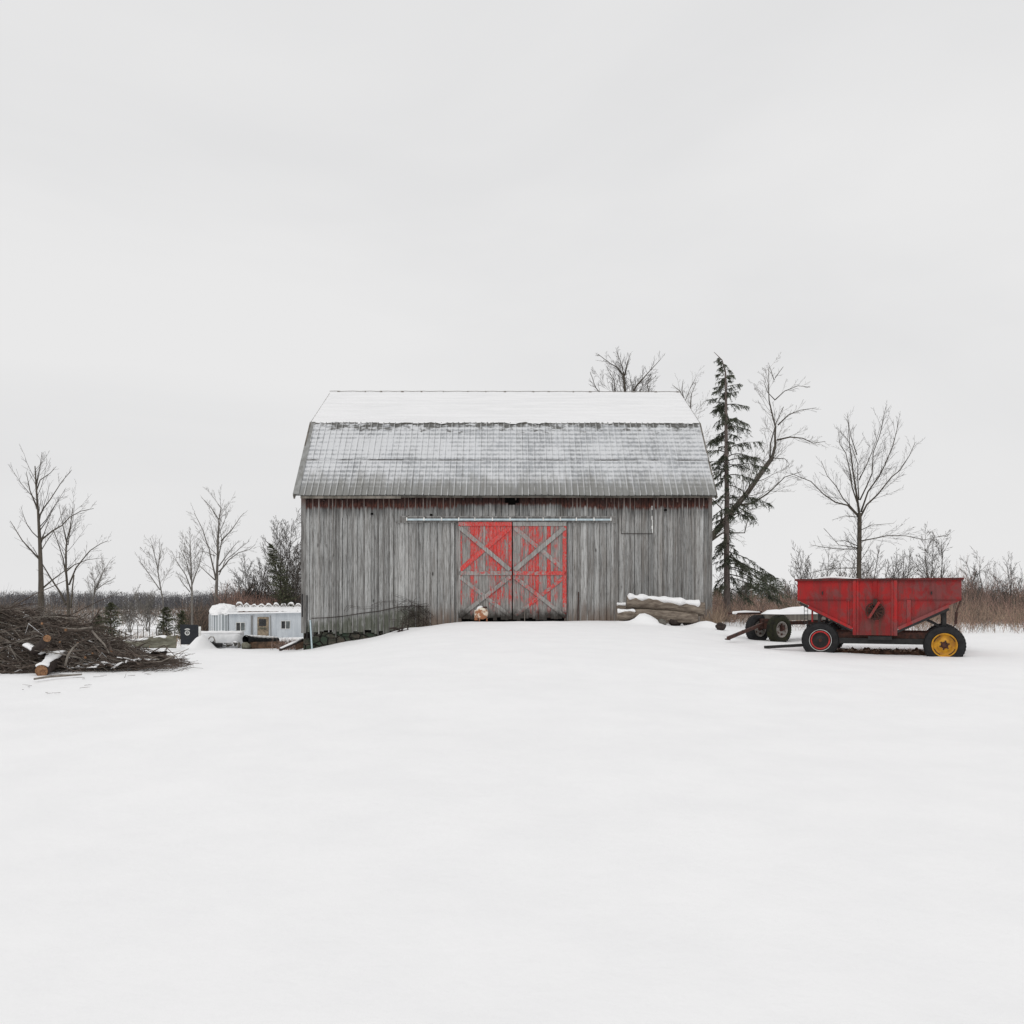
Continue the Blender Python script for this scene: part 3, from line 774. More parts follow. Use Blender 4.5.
b=MB(); b.bar((LEN-.02,.02,zs),(LEN-.10,.02,Zw(960,612)),.03,.03,.3); b.bar((LEN-.10,.02,Zw(960,612)),(LEN-.12,.02,Zw(959,624)),.06,.04,.2); b.tube([(LEN-.12,.02,Zw(959,624)),(LEN-.16,.02,Zw(958,627)),(LEN-.25,.02,Zw(957,628))],.012,5)
b.build('chute_lever',[RUST],wag)
b=MB()
for px in (804,807.5):
    b.bar((U(px),.05,Zw(px,604)),(U(px),.05,Zw(px,625)),.012,.012,.5)
for k in range(5): b.bar((U(804),.05,Zw(804,607+k*4)),(U(807.5),.05,Zw(807,607+k*4)),.012,.012,.5)
b.build('ladder',[IRON],wag)
# axles and wheels
R=.435; wl=U(819.8); wr=U(944.5)
hzL=Zw(819.8,640.2); hzR=Zw(944.5,645.2)
b=MB(); b.bar((wl,.15,hzL),(wl,DW-.15,hzL),.09,.09,.4); b.bar((wr,.15,hzR),(wr,DW-.15,hzR),.09,.09,.4); b.build_each('axle',[IRON],wag)
make_wheel(wag,(wl,.10,hzL),math.radians(7),.415,.25,None,'whitewall',Rr=.50)
make_wheel(wag,(wl,DW-.15,hzL),math.radians(8),.40,.24,None,'plain')
make_wheel(wag,(wr,.06,hzR),0,R,.25,None,'yellow',Rr=.585)
make_wheel(wag,(wr,DW-.15,hzR),0,R,.25,None,'plain')
b=MB(); a=Vector((wl-.3,.9,hzL-.08)); 
pl=Vector((P0.x,P0.y,WZ)); rotW=Matrix.Rotation(-WA,3,'Z'); 
tip=rotW.transposed()@(at(764,647.3,23.0)-pl)
b.bar((wl-.05,.7,hzL-.12),tip,.07,.07,.5); b.build('tongue',[IRON],wag)
# bare ground strip below the wagon
random.seed(5)
b=MB(); pts=[];rr=[]; n=110
for i in range(n+1):
    t=i/n; px=826+t*112; q=WC+e*wu(px)+Vector((math.sin(WA),math.cos(WA)))*(.35+.10*mnoise.noise(Vector((i*.12,2,2))))
    pts.append((q.x,q.y,gz(q.x,q.y)+.015)); rr.append(max(.02,(.085+.085*mnoise.noise(Vector((i*.14,0,3)))+.05*mnoise.noise(Vector((i*.5,0,3))))*min(1,8*t+.1,8*(1-t)+.1)))
b.tube(pts,rr,9,r=.4)
o=b.build('bare_earth',[EARTH],smooth=False); tag(o,kind='structure')
b=MB()
for i in range(260):
    t=random.random(); px=830+t*104; q=WC+e*wu(px)+Vector((math.sin(WA),math.cos(WA)))*random.uniform(.2,.6); z=gz(q.x,q.y)+.06
    p=Vector((q.x,q.y,z)); d=Vector((random.gauss(0,1),random.gauss(0,1),random.uniform(.2,1.3))).normalized()*random.uniform(.04,.13)
    b.tube([p,p+d*.6,p+d+Vector((0,0,-.02))],[.005,.004,.002],3,False,r=random.random())
o=b.build('dead_grass',[WEED]); tag(o,'dead grass along the bare earth under the red wagon','grass',kind='stuff')

# flat wagon behind
FA=math.radians(24)
fb=at(761.5,640,26.0); fz=gz(fb.x,fb.y)
flat=empty('flat_wagon',(fb.x,fb.y+.3,fz),0,'low flat farm wagon with snowy deck and a rusty tongue, behind the red wagon','wagon')
# local axes: d = backwards direction of wagon (to the right and away)
dv=Vector((math.sin(math.radians(57)),math.cos(math.radians(57)),0)); sv=Vector((dv.y,-dv.x,0))  # sv = wagon's right-hand/near side
def L(a,s_,z): return dv*a+sv*s_+Vector((0,0,z))
R2=.39
yaw=math.atan2(-dv.x,dv.y)
def wheel_at(p,style,tread,flip):
    w=make_wheel(flat,p,math.atan2(dv.y,dv.x) ,R2,.27,None,style,tread,Rr=.55); return w
front=0.35
w1=wheel_at(L(front,.42,R2-.06),'plain',RUBBER_M,0); w2=wheel_at(L(front,-.36,R2-.06),'plain',RUBBER,0)
w3=wheel_at(L(front+2.9,.62,R2-.06),'plain',RUBBER,0); w4=wheel_at(L(front+2.9,-.62,R2-.06),'plain',RUBBER,0)
b=MB(); b.bar(L(front,-.6,R2),L(front,.6,R2),.1,.12,.3); b.bar(L(front+2.9,-.6,R2),L(front+2.9,.6,R2),.1,.1,.3); b.bar(L(front,0,R2+.1),L(front+2.9,0,R2+.1),.12,.1,.3)
b.box(tuple(L(front,0,.35)-Vector((.18,.18,0))),tuple(L(front,0,.62)+Vector((.18,.18,0))),.4); b.build('chassis',[RUST],flat)
b=MB(); p=at(728,638.2,24.3)-flat.location; b.bar(L(front-.1,0,.50),p,.07,.08,.8); b.bar(p+Vector((.45,.2,.12)),p+Vector((.42,.2,.20)),.03,.03,.5); b.build('tongue',[RUST],flat)
b=MB()
q=[L(front+.15,-.35,.74),L(front+.15,.45,.74),L(front+3.9,.45,.74),L(front+3.9,-.35,.74)]
b.add([*q]+[v-Vector((0,0,.16)) for v in q],[(0,1,2,3),(7,6,5,4),(0,4,5,1),(1,5,6,2),(2,6,7,3),(3,7,4,0)],.5)
dk=b.build('deck',[WOODP],flat)
b=MB(); n=24; vs=[];fs=[]
for j in range(9):
    for i in range(n+1):
        a=front+.13+(3.80)*i/n; s_=-.37+.84*j/8; ed=min(1,min(i,n-i)*.6+.0,min(j,8-j)*.7)
        vs.append(L(a,s_,.745+.17*ed**.6+.10*mnoise.noise(Vector((a*1.6,s_*3,0)))*ed))
for j in range(8):
    for i in range(n):
        a=j*(n+1)+i; fs.append((a,a+n+1,a+n+2,a+1))
b.add(vs,fs); b.build('deck_snow',[SNOW],dk,smooth=True)
b=MB(); b.bar(at(734,613.6,27)-flat.location,at(760,613.2,27.5)-flat.location,.5,.05,.6); b.bar(at(742,611.2,28)-flat.location,at(762,612,28)-flat.location,.06,.06,.9); b.build_each('deck_plank',[RUST],flat)
b=MB(); b.tube([at(733,612.8,26.9)-flat.location,at(745,612.2,27)-flat.location,at(759,612.4,27.4)-flat.location],[.05,.06,.04],8,squash=.8); b.build('plank_snow',[SNOW],flat,smooth=True)

def wander(p,d,Ln,n,bend,up):
    pts=[p.copy()]; q=p.copy(); d=d.normalized()
    for i in range(n):
        d=(d+Vector((random.gauss(0,bend),random.gauss(0,bend),random.gauss(0,bend)+up))).normalized()
        q=q+d*(Ln/n); pts.append(q.copy())
    return pts
def side_dir(d,ang):
    u,v=basis(d); a=random.uniform(0,2*PI)
    return (d.normalized()*math.cos(ang)+(u*math.cos(a)+v*math.sin(a))*math.sin(ang)).normalized()
# ------------------------------------------------------------------ logs
def log(name,label,cat,pts,rad,bark=LOGB,snow=0.0,cut=True,group=None,seed=0,snow_range=(0,1)):
    random.seed(seed)
    base=Vector(pts[0]); P=[Vector(p) for p in pts]
    # resample
    n=22; Q=[]; Rr=[]
    for i in range(n):
        t=i/(n-1)*(len(P)-1); k=min(int(t),len(P)-2); f=t-k
        Q.append(P[k].lerp(P[k+1],f)-base); r=rad[k]*(1-f)+rad[k+1]*f
        Rr.append(r*(1+.05*mnoise.noise(Vector((i*.5,seed,0)))))
    root=empty(name,base,0,label,cat,group)
    b=MB(); b.tube(Q,Rr,16,False,r=.5); b.build('bark',[bark],root,smooth=True)
    if cut:
        b=MB()
        for (q,r,d) in ((Q[0],Rr[0],Q[0]-Q[1]),(Q[-1],Rr[-1],Q[-1]-Q[-2])):
            d.normalize(); b.tube([q-d*.02,q+d*.012],[r*.97,r*.94],16,True,r=.5)
        b.build_each('cut_end',[WOODP if bark is LOGB else CUT],root)
    if snow>0:
        i0=int(snow_range[0]*(n-1)); i1=int(snow_range[1]*(n-1))
        b=MB(); m=(i1-i0)*3; pp=[]; rr=[]; seg=(Q[-1]-Q[0]).length/(n-1)/3
        for j in range(m+1):
            t=i0+j/3; k=min(int(t),n-2); f=t-k; q=Q[k].lerp(Q[k+1],f); r=Rr[k]
            e_=min(1,.35+min(j,m-j)*.3); w=1+.75*mnoise.noise(Vector((j*seg*1.6,seed*3,1)))+.45*mnoise.noise(Vector((j*seg*4.5,seed*3,5)))
            pp.append(q+Vector((0,-.01,r*.72))); rr.append(max(.02,(r*.72+snow*.5)*w*e_))
        b.tube(pp,rr,14,True,r=.5,squash=min(1.0,.35+snow*1.6)); b.build('snow_cap',[SNOW],root,smooth=True)
    return root
log('log','thick grey-brown log topped with snow, uppermost in front of the barn wall','log',[at(626.5,602,31.0),at(650,603.5,30.95),at(680,607,30.9),at(703.5,609.5,30.9)],[.22,.23,.22,.23],snow=.11,seed=1,snow_range=(0,.96),group='logs stacked by the barn wall')
log('log','slimmer log lying under the snow-topped log by the barn','log',[at(618.5,615,30.75),at(640,614.2,30.7),at(670,616.5,30.7),at(696.5,618.5,30.8)],[.15,.17,.19,.17],snow=.0,seed=2,snow_range=(.0,.6),group='logs stacked by the barn wall')
log('log','short log end with thick snow at the left of the barn log pile','log',[at(617.5,615.2,30.55),at(626,615,30.5),at(633,614.5,30.7)],[.16,.17,.15],snow=.14,seed=3,group='logs stacked by the barn wall')
log('log','small snowy log end behind the left end of the barn log pile','log',[at(617,606.5,31.6),at(628,606.5,31.5)],[.10,.10],snow=.12,seed=4,group='logs stacked by the barn wall')
def chunk(name,label,cat,p,s,m,snow=0,seed=0,group=None):
    random.seed(seed); root=empty(name,p,random.uniform(0,3),label,cat,group)
    def blob(sc_,off,mat,nm,amp):
        b=MB(); vs=[];fs=[]; a=10;c=14
        for i in range(a+1):
            for j in range(c):
                th=PI*i/a; ph=2*PI*j/c; d=Vector((math.sin(th)*math.cos(ph),math.sin(th)*math.sin(ph),math.cos(th)))
                r=1+amp*mnoise.noise(d*1.7+Vector((seed,0,0)))
                vs.append((d.x*sc_[0]*r+off[0],d.y*sc_[1]*r+off[1],d.z*sc_[2]*r+off[2]))
        for i in range(a):
            for j in range(c): fs.append((i*c+j,(i+1)*c+j,(i+1)*c+(j+1)%c,i*c+(j+1)%c))
        b.add(vs,fs); return b.build(nm,[mat],root,smooth=True)
    blob(s,(0,0,s[2]*.4),m,'body',.5)
    if snow: blob((s[0]*1.05,s[1]*1.05,snow),(0,0,s[2]*1.05),SNOW,'snow_cap',.35)
    return root
chunk('stump','dark split wood block under the left end of the lower log','wood block',at(628.5,623.5,30.6),(.16,.14,.20),BARK_D,0,4)
chunk('stone','dark bare stone in the snow heap before the barn log pile','stone',at(661.5,624.5,30.1),(.17,.15,.13),STONE,0,5)
chunk('stone','small dark stone sticking out of snow nearest the camera by the log pile','stone',at(646,626.8,30.0),(.13,.10,.07),STONE,0,6)
chunk('wood_block','dark chunk of wood under the middle of the barn log pile','wood block',at(675,623,30.8),(.30,.18,.16),BARK_D,0,7)
chunk('wood_block','dark chunk of wood under the right end of the barn log pile','wood block',at(690,622.5,30.9),(.26,.2,.19),BARK_D,0,8)
chunk('stump','black rotten stump in the snow right of the barn corner','stump',at(720.5,628.3,29.6),(.24,.16,.13),BARK_D,0,9)
chunk('stone','dark lump in the snow left of the flat wagon tongue','stone',at(727.5,640.5,25.4),(.10,.08,.05),STONE,0,10)
# debris near left of doors
random.seed(21)
b=MB(); g0=at(407,630.5,31.2)
for i in range(14):
    p=g0+Vector((random.uniform(-.35,.4),random.uniform(-.1,.1),random.uniform(-.02,.06))); d=Vector((random.gauss(0,1),.1,random.uniform(-.1,.35))).normalized()*random.uniform(.1,.32)
    b.tube([p-g0,p-g0+d*.6,p-g0+d+Vector((0,0,-.04))],random.uniform(.012,.03),5,r=random.random())
o=empty('branch_scraps',g0); b.build_each('branch',[BARK_D],o); tag(o,'dark broken branch scraps half buried on the snow bank below the vine','branches')
# thin stake by the right door
b=MB(); b.tube([(0,0,-.2),(.01,.0,.4),(-.03,.0,.95)],[.012,.012,.008],6); o=b.build('stake',[STICK_L]); o.location=at(524.5,623,31.8); tag(o,'thin pale stake standing in the snow before the right barn door','stake')
# rusty drum by the door
dp=at(481.2,623.2,31.7); drum=empty('drum_stove',dp,0,'small rusty white and tan metal drum on short legs with a snow cap','drum')
n_=NT('rusty_enamel',.7,.3); q=n_.noise(n_.map((5,5,5)),1,5,.7); x_,y_,z_=n_.xyz()
n_.base(n_.mix(n_.step(n_.m('ADD',q,n_.lerp(z_,.1,.6,.10,-.14)),.44,.54),(.74,.66,.55),(.36,.15,.075))); ENAM=n_.mat
b=MB(); prof=[(-.25,.001),(-.25,.12),(-.235,.17),(.20,.185),(.22,.12),(.22,.001)]
b.lathe([(t,r*1.12) for t,r in prof],c=(.03,0,.33),k=24); b.box((-.22,-.14,.10),(-.12,.1,.44),.6); b.build('drum_body',[ENAM],drum)
b=MB(); b.tube([(-.15,-.02,.43),(-.08,-.03,.515),(0.0,-.03,.545),(.07,-.02,.53)],[.03,.06,.06,.03],10,squash=.8); b.build('snow_cap',[SNOW],drum,smooth=True)
b=MB(); b.box((.06,-.2,.50),(.20,.1,.56),.5); b.build('lid_rim',[RUST],drum)
for xx in (-.06,.19):
    b=MB(); b.box((xx-.02,-.12,-.05),(xx+.02,-.08,.18),.8); b.build('leg',[ENAM],drum)
    b=MB(); b.box((xx-.02,.10,-.05),(xx+.02,.14,.18),.8); b.build('leg',[ENAM],drum)
# left yard: mossy logs
log('log','long mossy log under snow behind the brush pile','log',[at(112,645,29.5),at(140,643.5,29.6),at(160,641.5,29.8),at(176,641.5,30)],[.13,.15,.20,.17],bark=LOGM,snow=.03,seed=12,snow_range=(.1,.85))
log('log','thin mossy log lying below the long mossy one','log',[at(150,647,29.0),at(165,646,29.1),at(176,646,29.2)],[.04,.06,.07],bark=LOGM,snow=.0,seed=13)
# near logs beside the brush pile
log('log','snow-covered sawn log with orange cut end at the foot of the brush pile','log',[at(41.5,671,14.9),at(50,664,15.3),at(59,656,15.9)],[.10,.11,.10],bark=BARK_D,snow=.05,seed=15)
log('log','dark sawn log with orange end poking up out of the brush pile','log',[at(47,638.5,15.0),at(41.5,645,15.3),at(35,651,15.6)],[.06,.07,.075],bark=BARK_D,snow=0,seed=16)
log('log','dark log with a snowy back at the left edge of the brush pile','log',[at(44,656,15.6),at(36,652,15.6),at(26,647,15.7)],[.05,.06,.06],bark=BARK_D,snow=.06,seed=17,cut=False)
random.seed(2)
def stick(name,label,pts,r,m):
    p0=Vector(pts[0]); b=MB(); b.tube([Vector(p)-p0 for p in pts],r,6); o=b.build(name,[m],smooth=True); o.location=p0; tag(o,label,'branch'); return o
stick('fallen_branch','long bare pole lying on the snow before the brush pile',[at(34,679,14.2),at(50,676.5,14.4),at(65,675.5,14.5),at(82,674.5,14.6)],[.016,.02,.018,.012],STICK_L)
stick('fallen_branch','pale smooth branch lying across the top of the brush pile',[at(53,627,16.2),at(70,629,16.1),at(80,629,16),at(92,627.5,15.9)],[.014,.018,.02,.02],STICK_L)
stick('fallen_branch','pale forked branch slanting down the right face of the pile',[at(92,631,15.7),at(98,638,15.6),at(104,644,15.5),at(109,653,15.4)],[.018,.017,.014,.010],STICK_L)
stick('fallen_branch','pale crooked branch standing at the front of the pile',[at(65,666,15.1),at(68,655,15.1),at(73,648,15.2),at(78,643,15.3)],[.018,.017,.015,.01],STICK_L)

# brush pile
random.seed(33)
def pile_top(px):
    pts=[(-60,607),(20,610),(45,613),(65,621),(85,628),(105,637),(125,647),(150,658),(185,666)]
    for (a,c) in zip(pts,pts[1:]):
        if a[0]<=px<=c[0]: return a[1]+(c[1]-a[1])*(px-a[0])/(c[0]-a[0])
    return 668
def pile_bot(px): return (max(657,677-(px-36)*.14) if px>36 else 678)+3.5*mnoise.noise(Vector((px*.09,3,1)))
b=MB(); org=at(90,660,14)
for i in range(5200):
    t=random.random(); px=-60+245*t**1.15
    if px>140 and random.random()<min(.92,.5+(px-140)*.012): continue
    top=pile_top(px); bot=pile_bot(px)-4
    f=random.random(); py=top+(bot-top)*f
    Yc=17.0-1.6*f+random.uniform(-.2,1.2)*(1-f)
    p=at(px,py,Yc)
    if mnoise.noise(Vector((px*.06,py*.13,5)))>.18 and px>55: continue
    # branches fan out from the left heap towards the lower right
    sl=-.10-.25*random.random()*(1 if px>80 else .3)
    d=Vector((1,random.gauss(0,.35),random.gauss(-.16 if px>70 else -.02,.30))).normalized()
    if random.random()<.10: d=Vector((random.gauss(0,.5),random.gauss(0,.4),random.uniform(-.1,1))).normalized()
    Ln=random.uniform(.15,1.0)*(1.0 if px<130 else .8); r=random.choice((.003,.004,.005,.006,.008,.011,.016))
    if r>.01 and random.random()<.5: r=.007
    side=Vector((-d.y,d.x,0))*random.gauss(0,.10)*Ln; bend=Vector((0,0,random.gauss(.0,.12)*Ln))
    mi=0; rn=random.random()
    if rn<.20: mi=1
    elif rn<.235 and f>.2 and abs(d.z)<.4: mi=2; r=max(r,.006)*1.1; Ln*=.4
    a=p-d*Ln/2; c=p+d*Ln/2
    for v_ in (a,c):
        g=.385+(v_.x+8)*.02
        if v_.z<g: v_.z=g+random.uniform(0,.05)
    b.tube([a-org,p+side+bend-org,c-org],[r,r*.85,r*.5],4 if r>.006 else 3,mi!=0 or r>.009,r=random.random(),mi=mi)
for i in range(230):   # long boughs fanning from the heap
    px=random.uniform(-50,105); f=random.uniform(0,.9); top=pile_top(px); bot=pile_bot(px)-4
    p=at(px,top+(bot-top)*f,17.0-1.6*f); a=random.gauss(-.18,.22); d=Vector((1,random.gauss(-.05,.25),a)).normalized()
    if random.random()<.3: d.x*=-1; d.z=abs(d.z)
    L_=random.uniform(.7,1.8)*(1 if px<60 else .65); c=wander(p,d,L_,6,.13,-.02); r=random.uniform(.006,.018); mi=1 if random.random()<.3 else 0
    for v_ in c: v_.z=max(v_.z,gz(v_.x,v_.y)+.02)
    b.tube([q-org for q in c],[r*(1-.7*k/6) for k in range(7)],5,True,r=random.random(),mi=mi)
    for k in range(5):
        q=c[random.randint(1,5)]; dd=side_dir(d,random.uniform(.3,.8)); l_=random.uniform(.15,.5)
        b.tube([q-org,q+dd*l_*.5-org,q+dd*l_-org],[.004,.0035,.002],3,False,r=random.random(),mi=mi)
# trailing fine twigs at the right end and strewn on the snow
for i in range(420):
    px=random.triangular(125,192,150); Yc=random.uniform(15.2,18.0); x_=(px-512)*Yc/F; p=Vector((x_,Yc,gz(x_,Yc)+random.uniform(.0,.16)*max(0,(190-px)/60)+.03))
    d=Vector((1,random.gauss(0,.5),random.gauss(.05,.16))).normalized(); Ln=random.uniform(.1,.45)
    b.tube([p-d*Ln/2-org,p+Vector((0,0,random.uniform(-.02,.04)))-org,p+d*Ln/2-org],[.004,.0035,.002],3,False,r=random.random())
for i in range(26):
    px=random.uniform(20,150); Yc=random.uniform(12.6,15.4); x_=(px-512)*Yc/F; 
    if px>110 and random.random()<.6: continue
    p=Vector((x_,Yc,gz(x_,Yc)+.02)); d=Vector((random.gauss(0,1),random.gauss(0,.6),random.uniform(-.02,.08))).normalized(); Ln=random.uniform(.05,.2)
    b.tube([p-d*Ln/2-org,p-org+Vector((0,random.gauss(0,.03),.0)),p+d*Ln/2-org],[.003,.0028,.0015],3,False,r=random.random())
for i in range(520):
    px=random.uniform(-50,150); top=pile_top(px); bot=pile_bot(px); f=random.random()**.7; p=at(px,top+3+(bot-top-5)*f,16.9-1.6*f+.1)
    d=Vector((random.gauss(0,1),random.gauss(0,.5),random.gauss(0,.25))).normalized()*random.uniform(.02,.13); r=random.uniform(.006,.02)
    b.tube([p-d-org,p+Vector((0,0,.01))-org,p+d-org],[r*.5,r,r*.4],5,True,r=.5,mi=2)
for i in range(9):   # sawn ends
    px=random.uniform(40,120); top=pile_top(px); bot=pile_bot(px); py=random.uniform(top+8,bot-12); p=at(px,py,15.5)
    d=Vector((random.gauss(0,.4),-1,random.gauss(0,.3))).normalized(); rr=random.uniform(.012,.028)
    b.tube([p+d*.0-org,p+d*.02-org],[rr,rr*.95],8,True,r=random.random(),mi=3)
    b.tube([p-d*.5-org,p-d*.002-org],[rr*.9,rr*1.02],8,True,r=random.random(),mi=0)
o=b.build('brush_pile',[STICK,STICK_L,SNOW,CUT]); o.location=org; tag(o,'heap of dark cut branches dusted with snow at the left edge','brush pile',kind='stuff')
# core of the heap: dense matted twigs underneath
b=MB(); vs=[];fs=[]; n=40;m_=14
for i in range(n+1):
    px=-60+225*i/n
    for j in range(m_+1):
        f=j/m_; py=pile_top(px)+9+(pile_bot(px)-8-pile_top(px)-9)*f
        Yc=17.6-1.6*f; v_=at(px,py,Yc); nn=mnoise.noise(v_*2.5)*.12
        if j==0: pass
        vs.append(v_-org+Vector((nn*.3,nn,nn*.4)))
for i in range(n):
    for j in range(m_):
        a=i*(m_+1)+j; fs.append((a,a+m_+1,a+m_+2,a+1))
b.add(vs,fs); o=b.build('matted_twigs',[BARK_D],smooth=False); o.location=org; tag(o,'dark matted core of twigs inside the brush pile','brush pile',kind='stuff')

# ------------------------------------------------------------------ left yard objects
# black board with white emblem
sg=at(189.5,643.5,34.6); sign=empty('black_sign',sg,math.radians(4),'black square board with a white ring and arc emblem, snow drifted against it','sign')
k34=34.6/F
b=MB(); b.prism([(-9.2*k34,19*k34),(-8.6*k34,-1*k34),(8.5*k34,-1*k34),(8.5*k34,18.6*k34)],0,.05,.5); b.build('board',[BLACKB],sign)
b=MB(); b.box((9.0*k34,-.02,0),(11*k34,.05,17*k34),.9); b.build('side_post',[WHT],sign)
cx_,cz_=-2.1*k34,10.6*k34
b=MB(); b.lathe([(-.004,1.5*k34),(-.012,1.5*k34),(-.012,2.5*k34),(-.004,2.5*k34)],c=(cx_,0,cz_),k=24)
b.lathe([(-.004,.6*k34),(-.010,.6*k34),(-.010,.001)],c=(cx_,0,cz_),k=12)
b.lathe([(-.004,3.6*k34),(-.012,3.6*k34),(-.012,4.7*k34),(-.004,4.7*k34)],c=(cx_,0,cz_-.2*k34),k=14,a0=.95,a1=PI-.95)
b.build('emblem',[WHT],sign)
# long white tank under snow
tp=at(199,645,36.2); k=36.2/F
tank=empty('white_tank',tp,0,'long low white tank half buried in snow between black sign and black pipe','tank')
b=MB(); n=20; vs=[];fs=[]
prof=[(-.05,-.1),(-.32,.0),(-.34,.2),(-.30,.36),(-.18,.46),(0,.49),(.25,.46),(.34,.2),(.32,-.1)]
Lk=44*k
for i in range(n+1):
    t=i/n; s_=min(1,.55+min(t,1-t)*5)
    for (yy,zz) in prof: vs.append((t*Lk,yy*s_,zz*(.8+.2*s_)))
mm=len(prof)
for i in range(n):
    for j in range(mm-1): a=i*mm+j; fs.append((a,a+mm,a+mm+1,a+1))
fs.append(tuple(range(mm))); fs.append(tuple(range(n*mm+mm-1,n*mm-1,-1)))
b.add(vs,fs); b.build('tank_body',[simple('white_tank_skin',(.78,.79,.80),(.66,.67,.68),3,.5,.3,.1)],tank,smooth=True)
b=MB(); b.tube([(i*Lk/16,.0,.47+.01*math.sin(i*1.7)) for i in range(17)],[.10+.16*math.sin(PI*min(1,max(0,(i+1)/18)))**.4 for i in range(17)],12,squash=.30); b.build('tank_snow',[SNOW],tank,smooth=True)
b=MB(); b.box((.05*k,-.36,-.06),(26*k,-.341,.02),.4); b.build('base_rail',[IRON],tank)
random.seed(3)
b=MB(); g0=at(212,646,35.0)
for i in range(34):
    p=Vector((random.gauss(0,.28),random.uniform(-.1,.1),random.uniform(-.05,.10))); d=Vector((random.gauss(0,1),.1,random.gauss(0,.3))).normalized()*random.uniform(.06,.2)
    b.tube([p-d,p+d],random.uniform(.015,.035),5,r=random.random())
o=b.build('scrap_heap',[IRON]); o.location=g0; tag(o,'small heap of dark scrap in front of the white tank','scrap')
b=MB(); b.tube([(-3.4*k,0,-.05),(-3.0*k,0,5*k),(-1*k,0,7.5*k),(2*k,0,7.3*k),(3.2*k,0,4*k),(3.6*k,0,-.05)],.022,6); o=b.build('wire_hoop',[RIMG],smooth=True); o.location=at(211.5,644.5,35.2); tag(o,'grey bent hoop standing in front of the white tank','hoop')
# snow-capped small rubble
chunk('stone','dark round stone with snow between white tank and black pipe','stone',at(235.5,644.5,35.5),(.07,.07,.08),STONE,.04,31)
chunk('stone','small brown stone left of the round stone by the tank','stone',at(229,645.5,35.2),(.13,.1,.06),STONE,.04,32)
chunk('stone','dark upright stone just left of the black pipe mouth','stone',at(239,646.5,35.0),(.06,.06,.10),STONE,0,33)
chunk('stone','mossy stone under the mouth of the black pipe','stone',at(246,647.5,35.2),(.25,.18,.12),LOGM,0,34)
# black pipe
pp=[at(245.5,639.2,35.4),at(255,640.2,35.9),at(266,640.8,36.4),at(277,641.0,36.9)]
pr=empty('black_pipe',pp[0],0,'black corrugated drain pipe with snow on top and an open mouth','pipe')
Q=[p-pp[0] for p in pp]; Qr=[]
for i in range(48):
    t=i/47*3; kk=min(int(t),2); Qr.append(Q[kk].lerp(Q[kk+1],t-kk))
b=MB(); b.tube(Qr,[(.165 if i%2 else .15)*(1-.12*i/47) for i in range(48)],18,False); b.tube(Qr[::1],[.135*(1-.12*i/47) for i in range(48)],18,False); b.build('pipe_wall',[BLACKP],pr)
b=MB(); b.tube([q+Vector((0,-.02,.135+.01*math.sin(i))) for i,q in enumerate(Qr[2:])],[.03+.085*math.sin(PI*(i+2)/50)**.5 for i in range(46)],10,squash=.5); b.build('pipe_snow',[SNOW],pr,smooth=True)
b=MB(); b.bar(Vector((-.1,0,0)),Vector((1.25,.2,.02)),.05,.26,.6); o=b.build('brown_plank',[BRNW]); o.location=at(250,645.6,35.5); tag(o,'brown board lying under the black pipe','board')
b=MB(); b.bar((0,0,0),at(308,638,33.0)-at(280,650,32.0),.09,.07,.6); bo=empty('leaning_pole',at(280,650,32.0),0,'snowy pole leaning up against the left barn corner','pole')
b.build('pole',[BARK_D],bo)
b=MB(); q=at(308,638,33.0)-at(280,650,32.0); b.tube([q*.02+Vector((0,0,.05)),q*.4+Vector((0,0,.06)),q*.8+Vector((0,0,.055))],[.045,.05,.03],8,squash=.8); b.build('pole_snow',[SNOW],bo,smooth=True)
b=MB(); b.bar((0,0,0),(.55,.3,.14),.12,.3,.5); o=b.build('brown_plank',[BRNW]); o.location=at(295,645.8,33.3); tag(o,'brown board beside the left barn corner','board')

# greenhouse shed
GY=75.0; kg=GY/F
zg=gz((260-512)*kg,GY)-.1
def gx_(px): return (px-512)*kg
def gzp(py): return CH-(py-HZ)*kg
gh=empty('greenhouse_shed',(gx_(229),GY,0),0,'white low greenhouse shed with rounded plastic end, snowy roof and wooden door','greenhouse')
X0=gx_(229)
def GXl(px): return gx_(px)-X0
b=MB(); b.prism([(0,zg),(GXl(335),zg),(GXl(335),gzp(611.4)),(0,gzp(613.7))],0,.1,.5); b.box((GXl(335)-.1,.1,zg),(GXl(335),5,gzp(612)),.5); b.build('wall',[SHEDW],gh)
b=MB(); b.prism([(-.1,gzp(614.0)),(GXl(336),gzp(612.0)),(GXl(336),gzp(610.6)),(-.1,gzp(612.7))],-.25,1.4,.5); b.build('roof',[SNOW],gh)
for px0,px1 in ((236,245.2),(281,290.3)):
    b=MB(); top,bot=(622.3,631) if px0<250 else (620.7,629); b.box((GXl(px0),-.03,gzp(bot)),(GXl(px1),-.001,gzp(top)),.8); w=b.build('window',[WHT],gh)
    b=MB(); mm_=(px0+px1)/2; b.box((GXl(px0+.5),-.045,gzp(bot-.5)),(GXl(mm_-.4),-.031,gzp(top+.5)),.3); b.build('pane',[GLASS],w)
    b=MB(); b.box((GXl(mm_+.4),-.045,gzp(bot-.5)),(GXl(px1-.4),-.031,gzp(top+.5)),.8); b.build('pane',[GLASS_G],w)
b=MB(); b.box((GXl(257.5),-.05,zg),(GXl(268.8),-.001,gzp(617.0)),.5); dr=b.build('door',[WOODT],gh)
b=MB(); b.box((GXl(259.2),-.07,gzp(626)),(GXl(266.2),-.051,gzp(619)),.2); b.build('pane',[GLASS],dr)
random.seed(6)
b=MB()
